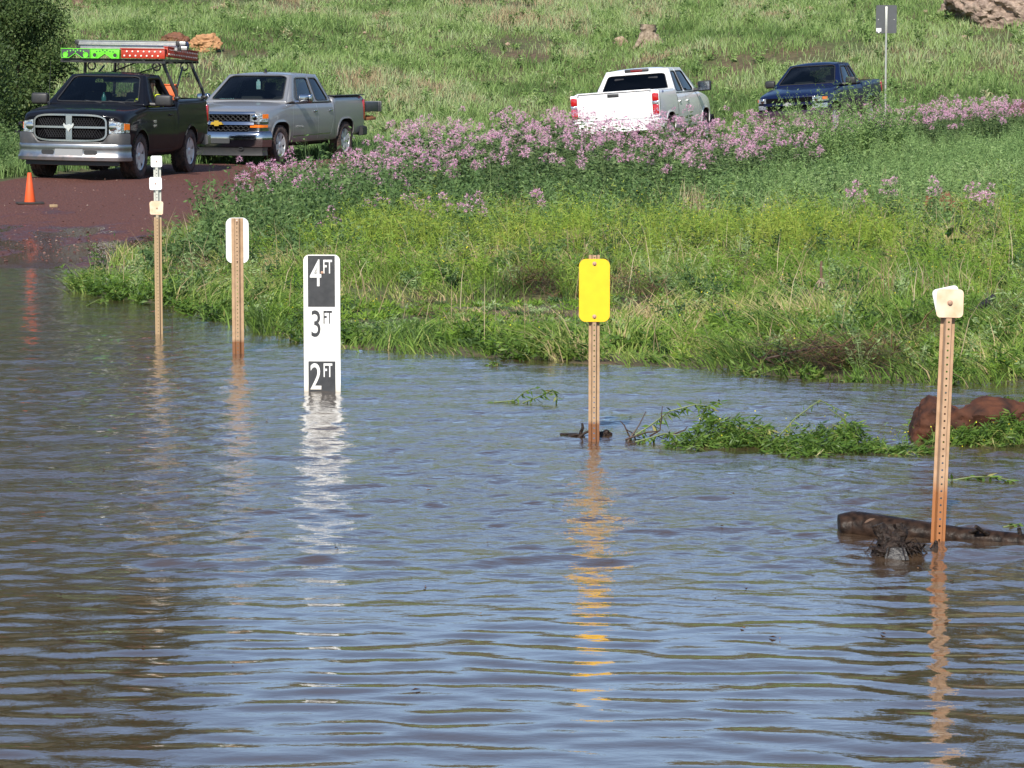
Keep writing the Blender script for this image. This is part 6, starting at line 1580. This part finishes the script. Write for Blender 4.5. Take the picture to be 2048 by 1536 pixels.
# upturned dry root in the bank
c = hit(1642, 600); e = empty("dead_root", c, (0, 0, 0), "upside-down dry branching root standing in the bank grass", "root"); k = c.y / FPX
mb = MB(); mb.tube([(0, 0, 78 * k), (0, 0, 50 * k), (.002, 0, 30 * k)], [.010, .012, .012], 7); mb.build("stem", m_deadw, e)
for a, l in ((-.9, 1), (-.45, .9), (-.1, .8), (.25, .9), (.6, 1), (.95, .95), (.1, 1.0)):
    mb = MB(); mb.tube([(0, 0, 44 * k), (a * 13 * k, random.uniform(-.05, .02), 30 * k), (a * 27 * k * l, random.uniform(-.08, .03), -4 * k * l)], [.009, .007, .004], 6); mb.build("root_branch", m_stumpw, e)
# bent plank in the grass on the right
a, b_ = hit(1945, 660), hit(1985, 640); mb = MB(); d_ = b_ - a; rough_tube(mb, [Vector((0, 0, .12)), d_ + Vector((0, 0, .17))], [.03, .025], 8, 0, .15); o = mb.build("branch", m_bark); o.location = a; tag(o, "short dark branch caught in the grass right of the leaning post", "branch")

# ------------------------------------------------------------------ things drifting or stuck in the water
m_log = pmat('wet_smooth_log', (.009, .0055, .004), .40, spec=.12, var=1.0, scale=34, col2=(.042, .024, .016), bump=.25)
# long wet log
a, b_ = PZ(1692, 1064), PZ(2110, 1086); d_ = b_ - a
e = empty("drifting_log", a, (0, 0, 0), "long dark wet log lying in the water behind the leaning post", "log")
mb = MB(); rough_tube(mb, [Vector((-.03, 0, .012)), Vector((.03, 0, .018)), d_ * .2 + Vector((0, 0, .012)), d_ * .5 + Vector((0, 0, .0)), d_ + Vector((0, 0, -.012))], [.056, .064, .060, .046, .034], 26, 0, .0); o = mb.build("trunk", m_log, e); roughen(o, .0007, 26.0, 1, 5)
for t, (x2, y2, z2), r_ in ((.84, (-.01, 0, .042), .009), (.70, (-.07, -.06, .05), .009), (.55, (.06, -.06, .03), .008)):
    mb = MB(); p0 = d_ * t + Vector((0, -.01, .01)); rough_tube(mb, [p0, p0 + Vector((x2, y2, z2))], [r_, r_ * .8], 8, 0, .1); mb.build("branch_stub", m_bark, e)
mb = MB(); mb.lathe([(.0, .0), (.03, .004), (.034, .012), (.022, .016), (0, .010)], 'y', 14, M=Matrix.Translation((.09, -.062, .03)) @ Matrix.Rotation(math.pi, 4, 'Z')); mb.build("knot", m_deadw, e)
# root crown with a sawn face
c = PZ(1790, 1112); k = c.y / FPX
e = empty("root_stump", c, (0, 0, 0), "black tangled root stump with a wet sawn face, in front of the drifting log", "root stump")
mb = MB(); rough_tube(mb, [(-.02, .05, -.05), (-.01, .04, .03), (-.035, .05, .09), (-.06, .06, .145)], [.075, .055, .032, .026], 14, 0, .22)
rough_tube(mb, [(.0, .05, .05), (.03, .05, .11), (.02, .06, .150)], [.045, .026, .02], 10, 0, .2); rough_tube(mb, [(.02, .06, .10), (.06, .06, .125)], [.014, .006], 7, 0, .2); mb.build("crown", m_bark, e)
mb = MB(); mb.add([(-.035, -.03, .045), (.035, -.03, .045), (.05, -.06, -.01), (-.05, -.06, -.01), (-.05, .05, -.03), (.05, .05, -.03), (.03, .03, .05), (-.03, .03, .05)], [(0, 1, 2, 3), (4, 5, 6, 7), (0, 7, 6, 1), (3, 2, 5, 4), (1, 6, 5, 2), (0, 3, 4, 7)]); mb.build("sawn_face", m_wetcut, e, bevel=.004)
for k_ in range(44):
    a_ = random.uniform(0, 6.28); mb = MB(); l = random.uniform(.05, .13); p0 = Vector((.03 * math.cos(a_), .04 + .03 * math.sin(a_), random.uniform(.0, .05)))
    mb.tube([p0, p0 + Vector((l * .6 * math.cos(a_), l * .4 * math.sin(a_), random.uniform(-.01, .035))), p0 + Vector((l * math.cos(a_), l * .7 * math.sin(a_), random.uniform(-.05, .0)))], [.004, .003, .0012], 5); mb.build("rootlet", m_bark, e)
e.scale = (.92, .92, .74)
mb = rock_mb((.05, .04, .035), 51, rough=.5); o = mb.build("root_clump", m_bark, e); o.location = (.065, .05, .02)
mb = rock_mb((.06, .04, .03), 52, rough=.5); o = mb.build("root_clump", m_bark, e); o.location = (-.04, .01, .015)
c = PZ(1868, 1100); mb = MB(); rough_tube(mb, [(-.01, 0, -.02), (.004, 0, .012), (.008, 0, .035)], [.022, .012, .005], 8, 0, .15); o = mb.build("branch_stub", m_bark); o.location = c; tag(o, "pointed dark stub poking out of the water at the foot of the leaning post", "stub")
m_rockwet = pmat('wet_rust_red_rock', (.100, .036, .018), .8, spec=.25, var=1.0, scale=11, col2=(.020, .011, .009), bump=1.0)
# rust-red rock half drowned, with grass swept over it
c = PZ(1935, 876); k = c.y / FPX
mb = MB()
for (dx_, wz_, hz_, dz_, sd_) in ((-62, 118, 100, 18, 71), (62, 190, 120, 22, 74), (128, 90, 96, 10, 77)):
    part_ = rock_mb((wz_ * k / 2, .17, hz_ * k / 2), sd_, rough=.10, sub=5); mb.add([(p[0] + dx_ * k, p[1], p[2] + dz_ * k) for p in part_.v], part_.f, 0, True)
o = mb.build("boulder", m_rockwet, angle=22); o.location = c; o.scale = (1.1, 1, 1.16); roughen(o, .008, 14.0, 0, 2); tag(o, "rust-red notched boulder standing in the water behind the leaning post", "rock")
def drift(name, mounds, label, mat=m_fresh, cat="drift weeds"):
    """weeds swept into a loose raft: mounds of drooping leafy stems with open water between them; mounds = (u, v, half width px, height px, leaves)"""
    v = Veg(); c0 = PZ(*mounds[0][:2])
    for (u, w_, du, hp, nn) in mounds:
        c = PZ(u, w_); k = c.y / FPX; ns = max(6, nn // 26)
        # stems arch over from a ragged base and trail their leaves downstream
        bx = c.x - c0.x + rng.normal(0, du * k * .45, ns); by = c.y - c0.y + rng.normal(0, .07, ns)
        L_ = du * k * rng.uniform(.35, 1.0, ns); dr = rng.choice([-1, 1], ns, p=[.35, .65]); H_ = hp * k * rng.uniform(.3, 1.15, ns) * np.exp(-((bx - (c.x - c0.x)) / (du * k + .01)) ** 2)
        yy = rng.normal(0, .05, ns); base_t = np.clip(rng.normal(.42, .17, ns), 0, 1)
        P0 = np.stack([bx, by, np.full(ns, -.01)], -1)
        for q in range(5):                                # stem pieces along the arch
            t0, t1 = q / 5, (q + 1) / 5
            A = P0 + np.stack([dr * L_ * t0, yy * t0, H_ * 4 * t0 * (1 - t0) * .9], -1); B = P0 + np.stack([dr * L_ * t1, yy * t1, H_ * 4 * t1 * (1 - t1) * .9], -1)
            w2 = np.array([0, 0, .0016]); v.quads(np.stack([A - w2, B - w2, B + w2, A + w2], 1), np.clip(base_t + .3, 0, 1))
        for q in range(26):
            t = rng.random(ns) ** .9; C = P0 + np.stack([dr * L_ * t, yy * t, H_ * 4 * t * (1 - t) * .9], -1) + rng.normal(0, .008, (ns, 3)); C[:, 2] = np.maximum(C[:, 2], .002)
            ax = np.stack([dr * rng.uniform(.1, 1.0, ns), rng.normal(0, .7, ns), rng.normal(-.15, .38, ns)], -1); ax /= np.linalg.norm(ax, axis=1)[:, None]
            v.leaves(C, ax, .050 * rng.uniform(.45, 1.25, ns), .0085, np.clip(base_t + rng.normal(0, .16, ns), 0, 1))
    k = c0.y / FPX; n = 26; uu = [m[0] for m in mounds]; x = (rng.uniform(min(uu), max(uu), n) - mounds[0][0]) * k
    v.weeds(np.stack([x, rng.normal(0, .08, n), np.zeros(n)], -1), .05 + .10 * rng.random(n), .10, 2, 4, .03, .006, rng.uniform(.5, 1, n), tip=(1, .008, 1), stemw=.0025)
    o = v.build(name, [mat, m_yel]); o.location = c0; return tag(o, label, cat)
drift("drift_weeds", [(1400, 892, 45, 26, 500), (1450, 888, 55, 62, 1300), (1500, 890, 50, 50, 900), (1545, 898, 40, 24, 420), (1598, 900, 45, 36, 700), (1650, 904, 50, 30, 700), (1690, 893, 45, 52, 900), (1640, 885, 50, 46, 500), (1735, 900, 40, 26, 450), (1790, 905, 45, 18, 350), (1835, 903, 30, 12, 180), (1590, 912, 70, 10, 300)], "long loose raft of swept-down green weeds left of the leaning post")
drift("drift_weeds", [(1990, 890, 70, 50, 1500), (1935, 884, 45, 40, 700), (2035, 886, 50, 70, 1300), (1985, 870, 60, 80, 900), (1900, 886, 35, 22, 350), (2040, 850, 40, 70, 500), (2010, 840, 40, 55, 300), (1850, 868, 25, 40, 120)], "green weeds swept over the rust-red boulder in the water")
def sprig(name, pts_px, label, leaves_n=46, ll=.055, lw=.013, mat=m_fresh, zof=0.0, cat="weed"):
    """one drifting stem through photo points given as (u, v, height over water in m)"""
    base = PZ(pts_px[0][0], pts_px[0][1]); Y = base.y; k = Y / FPX
    P_ = [np.array([(u - pts_px[0][0]) * k, random.uniform(-.02, .02), max(0, (pts_px[0][1] - w_)) * k]) for u, w_ in pts_px]
    e = empty(name, (base.x, base.y, 0), (0, 0, 0), label, cat)
    mb = MB(); mb.tube([tuple(p) for p in P_], list(np.linspace(.0045, .002, len(P_))), 5); mb.build("stem", m_stemgreen, e)
    v = Veg(); t = rng.random(leaves_n) * (len(P_) - 1); i = np.minimum(t.astype(int), len(P_) - 2); f_ = (t - i)[:, None]; A = np.array(P_); C = A[i] * (1 - f_) + A[i + 1] * f_
    ax = rng.normal(size=(leaves_n, 3)) * [1, .8, .5] + [0, 0, -.45]; ax /= np.linalg.norm(ax, axis=1)[:, None]; v.leaves(C, ax, ll * (.6 + .7 * rng.random(leaves_n)), lw, np.clip(rng.normal(.55, .2, leaves_n), 0, 1)); v.build("leaves", mat, e)
    return e
m_stemgreen = pmat("green_stem", (.13, .17, .05), .5, var=.5, scale=30)
m_twig = pmat("dark_twig", (.055, .028, .018), .6, var=.6, scale=30)
sprig("floating_weed", [(988, 805), (1030, 802), (1050, 782), (1070, 776)], "low arching green sprig in the water left of the yellow-plated post, left stem", 22, .04)
sprig("floating_weed", [(1045, 806), (1085, 790), (1105, 778), (1116, 800)], "low arching green sprig in the water left of the yellow-plated post, right stem", 34, .045)
sprig("floating_weed", [(1255, 880), (1300, 852), (1340, 822), (1390, 808), (1420, 812), (1412, 845)], "long arching green stem rising from the water right of the yellow-plated post", 90, .06)
sprig("floating_weed", [(1395, 880), (1398, 850), (1408, 815), (1440, 802)], "upright weed stem with drooping leaf tip at the left end of the drift weeds", 40, .05)
sprig("floating_weed", [(1905, 962), (1945, 955), (1985, 952), (2030, 966)], "flat green sprig floating right of the leaning post", 60, .05)
sprig("floating_weed", [(1270, 884), (1330, 868), (1380, 872)], "flattened green stems at the foot of the long arching stem", 46, .05)
sprig("floating_weed", [(1550, 880), (1590, 835), (1640, 800), (1700, 830)], "wispy yellow-flowered sprig standing up behind the drift weeds", 50, .03, .006)
sprig("floating_weed", [(1700, 890), (1690, 840), (1655, 815)], "thin reddish sprig standing up behind the middle of the drift weeds", 16, .03, .006)
sprig("floating_weed", [(2005, 1054), (2025, 1050), (2045, 1048)], "small bright green sprig behind the far end of the drifting log", 26, .03)
sprig("floating_weed", [(975, 731), (990, 724), (1004, 730)], "small dark green sprig floating by the bank left of the yellow-plated post", 34, .05)
sprig("standing_weed", [(188, 588), (190, 545), (192, 512), (193, 485)], "tall bare-stemmed weed with small leaves standing in the flooded grass left of the slim post", 50, .05, .012)
sprig("standing_weed", [(158, 572), (150, 552), (128, 556)], "small bent weed at the left tip of the flooded grass", 26, .05)
sprig("floating_weed", [(172, 612), (196, 600), (206, 596), (214, 612)], "small green sprig floating left of the slim post", 30, .05)
# black debris caught on the yellow-plated post
c = PZ(1178, 874); e = empty("driftwood", c, (0, 0, 0), "small black twigs and rotten wood caught at the foot of the yellow-plated post", "driftwood")
for pth in ([(-.05, .02, 0), (-.03, .0, .045), (-.035, 0, .07)], [(-.06, .0, -.01), (-.02, 0, .02), (.0, 0, .03)], [(-.1, .02, 0), (-.06, .01, .01), (-.02, 0, .0)], [(.05, .02, .0), (.10, .01, .03)]):
    mb = MB(); rough_tube(mb, pth, list(np.linspace(.010, .005, len(pth))), 6, 0, .2); mb.build("twig", m_bark, e)
mb = rock_mb((.045, .03, .022), 61, rough=.5); o = mb.build("rotten_wood", m_bark, e); o.location = (.075, .02, .006)
mb = MB(); mb.box((-.10, .05, .008), (.09, .03, .012), bevel=.005); o = mb.build("bark_piece", m_bark, e)
# twigs at the foot of the arching stem and along the bank
def twigs(name, u, w_, paths, label, water=True, r0=.005):
    c = PZ(u, w_) if water else hit(u, w_); k = c.y / FPX; e = empty(name, (c.x, c.y, max(c.z, 0)), (0, 0, 0), label, "twigs")
    for pth in paths:
        mb = MB(); mb.tube([((p[0] - u) * k, random.uniform(-.03, .03), (w_ - p[1]) * k) for p in pth], list(np.linspace(r0, r0 * .4, len(pth))), 5); mb.build("twig", m_twig, e)
twigs("twig_cluster", 1265, 880, [[(1255, 882), (1278, 850), (1292, 822)], [(1262, 880), (1248, 850), (1240, 842)], [(1250, 878), (1290, 864), (1320, 862)], [(1300, 872), (1320, 860), (1325, 812)], [(1272, 884), (1268, 868), (1252, 858)], [(1330, 875), (1370, 860), (1376, 853)]], "dark reddish twigs sticking out of the water at the foot of the arching stem")
twigs("twig_cluster", 1522, 742, [[(1505, 748), (1522, 725), (1500, 708)], [(1525, 742), (1530, 718), (1560, 735)], [(1512, 745), (1520, 722), (1545, 700)], [(1530, 720), (1610, 700), (1720, 690)]], "dark bare branches leaning out of the bank left of the brown weed mat", False, .009)
twigs("twig_cluster", 336, 606, [[(326, 604), (340, 596), (352, 600)], [(334, 606), (336, 590)], [(342, 604), (356, 596)]], "small reddish twig floating just right of the slim post", True, .004)
twigs("twig_cluster", 345, 670, [[(344, 672), (345, 640), (348, 618)]], "thin reddish stalk standing in the water right of the slim post", True, .003)
# bits of flotsam on the water
n = 60; v = Veg(); d_ = rng.uniform(7.5, 17, n); x = rng.uniform(-.17, .17, n) * d_; ax = np.stack([np.cos(a_ := rng.random(n) * 6.28), np.sin(a_), np.zeros(n)], -1)
zz = water_z(x, d_); C = np.stack([x, d_, zz + .003], -1); sd_ = np.stack([-ax[:, 1], ax[:, 0], np.zeros(n)], -1); l = (.005 + .014 * rng.random(n) ** 2)[:, None]
v.quads(np.stack([C - ax * l, C - sd_ * l * .4 + [0, 0, .004], C + ax * l, C + sd_ * l * .4 + [0, 0, .004]], 1), rng.random(n)); o = v.build("flotsam", m_brown); tag(o, "small dark bits of bark and leaf drifting on the water", "flotsam", kind="stuff")

# ------------------------------------------------------------------ shrub at the left, trees above the slope (seen in the water)
def crown_mesh(name, blobs, nleaf, size, mat, parent):
    v = Veg()
    vol = np.array([b_[3] * b_[4] * b_[5] for b_ in blobs]) ** .67; k = rng.choice(len(blobs), nleaf, p=vol / vol.sum()); B = np.array(blobs)[k]
    d = rng.normal(size=(nleaf, 3)); d /= np.linalg.norm(d, axis=1)[:, None]; r_ = rng.random(nleaf) ** .28 * (1 + .18 * rng.normal(size=nleaf))
    C = B[:, :3] + d * B[:, 3:6] * r_[:, None]; ax = d * .6 + rng.normal(size=(nleaf, 3)) * .6 + [0, 0, .25]; ax /= np.linalg.norm(ax, axis=1)[:, None]
    v.leaves(C, ax, size * (.6 + .8 * rng.random(nleaf)), size * .5, np.clip(.42 + B[:, 6] + rng.normal(0, .2, nleaf), 0, 1)); return v.build(name, mat, parent)
def shrub(c, R_, H, nleaf, label, nb=110):
    e = empty("shrub", c, (0, 0, 0), label, "shrub"); bl = []
    for k in range(nb):
        a = random.random() * 6.28; z = H * random.uniform(.02, .90); rr_ = R_ * math.sqrt(max(.05, 1 - ((z / H - .35) / .68) ** 2)) * math.sqrt(random.random()) * .85; s_ = random.uniform(.26, .50) * R_ * .62
        bl.append((math.cos(a) * rr_, math.sin(a) * rr_, z, s_, s_, s_ * .8, random.uniform(-.18, .18)))
    crown_mesh("crown", bl, nleaf, .085, m_juniper, e)
    mb = MB()
    for k in range(6): a = k * 1.05; mb.tube([(0, 0, -.1), (math.cos(a) * R_ * .15, math.sin(a) * R_ * .15, H * .25), (math.cos(a) * R_ * .3, math.sin(a) * R_ * .3, H * .5)], [.09, .06, .02], 7)
    mb.build("trunk", m_bark, e)
def at_px(u, Y): x = (u - 1024) / FPX * Y; return (x, Y, tz(x, Y))
shrub(at_px(28, 64), 1.55, 3.9, 34000, "dark green bushy shrub behind the black pickup at the left edge")
shrub(at_px(-75, 60), 1.4, 3.2, 16000, "second dark shrub cut off by the left edge of the picture")
v = Veg()
for (u0, u1, Y0, Y1, n, H_) in ((-30, 60, 54, 60, 60, .7), (-40, 40, 46, 53, 40, .45), (60, 400, 57.5, 61, 60, .5)):
    u = rng.uniform(u0, u1, n); Y = rng.uniform(Y0, Y1, n); x = (u - 1024) / FPX * Y; x, Y = keep(x, Y, offroad(x, Y, .3)); n = len(x)
    v.weeds(on_ground(x, Y), H_ * (.6 + .6 * rng.random(n)), .35, 7, 14, .10, .032, np.clip(rng.normal(.65, .15, n), 0, 1), stemw=.008)
o = v.build("roadside_weeds", m_dkleaf); tag(o, "green weeds along the far edge of the road behind the black pickup", "weeds", kind="stuff")
def pine(x, y, H, label):
    z0 = tz(x, y); e = empty("pine_tree", (x, y, z0), (0, 0, 0), label, "pine tree")
    mb = MB(); rough_tube(mb, [(0, 0, -.5), (.1, 0, H * .5), (0, 0, H)], [.38, .24, .05], 10, 0, .08); mb.build("trunk", m_deadw, e)
    bl = []
    for k in range(34):
        f_ = random.random(); z = H * (.28 + .70 * f_); rr_ = (1 - f_) * H * .20 + .4; a = random.random() * 6.28; q = rr_ * random.uniform(.2, .9)
        bl.append((math.cos(a) * q, math.sin(a) * q, z, rr_ * .5, rr_ * .5, rr_ * .32, random.uniform(-.2, .15)))
    crown_mesh("crown", bl, 5200, .55, m_juniper, e)
for (az, Y, H, lab) in ((-10.8, 118, 24, "leftmost tall pine, seen only as a dark reflection at the bottom left"), (-9.2, 126, 26, "second tall pine from the left, reflected in the water at the bottom left"), (-7.6, 121, 21, "third tall pine from the left, reflected in the water"), (-12.6, 124, 26, "pine beyond the left edge of the picture, reflected in the water"), (9.6, 122, 19, "tall pine above the rock outcrop, reflected in the water at the bottom right"), (11.3, 118, 21, "tall pine beyond the right edge, reflected in the water at the bottom right"), (7.9, 130, 15, "smaller pine above the road sign, reflected in the water right of centre")):
    pine(math.tan(R(az)) * Y, Y, H, lab)
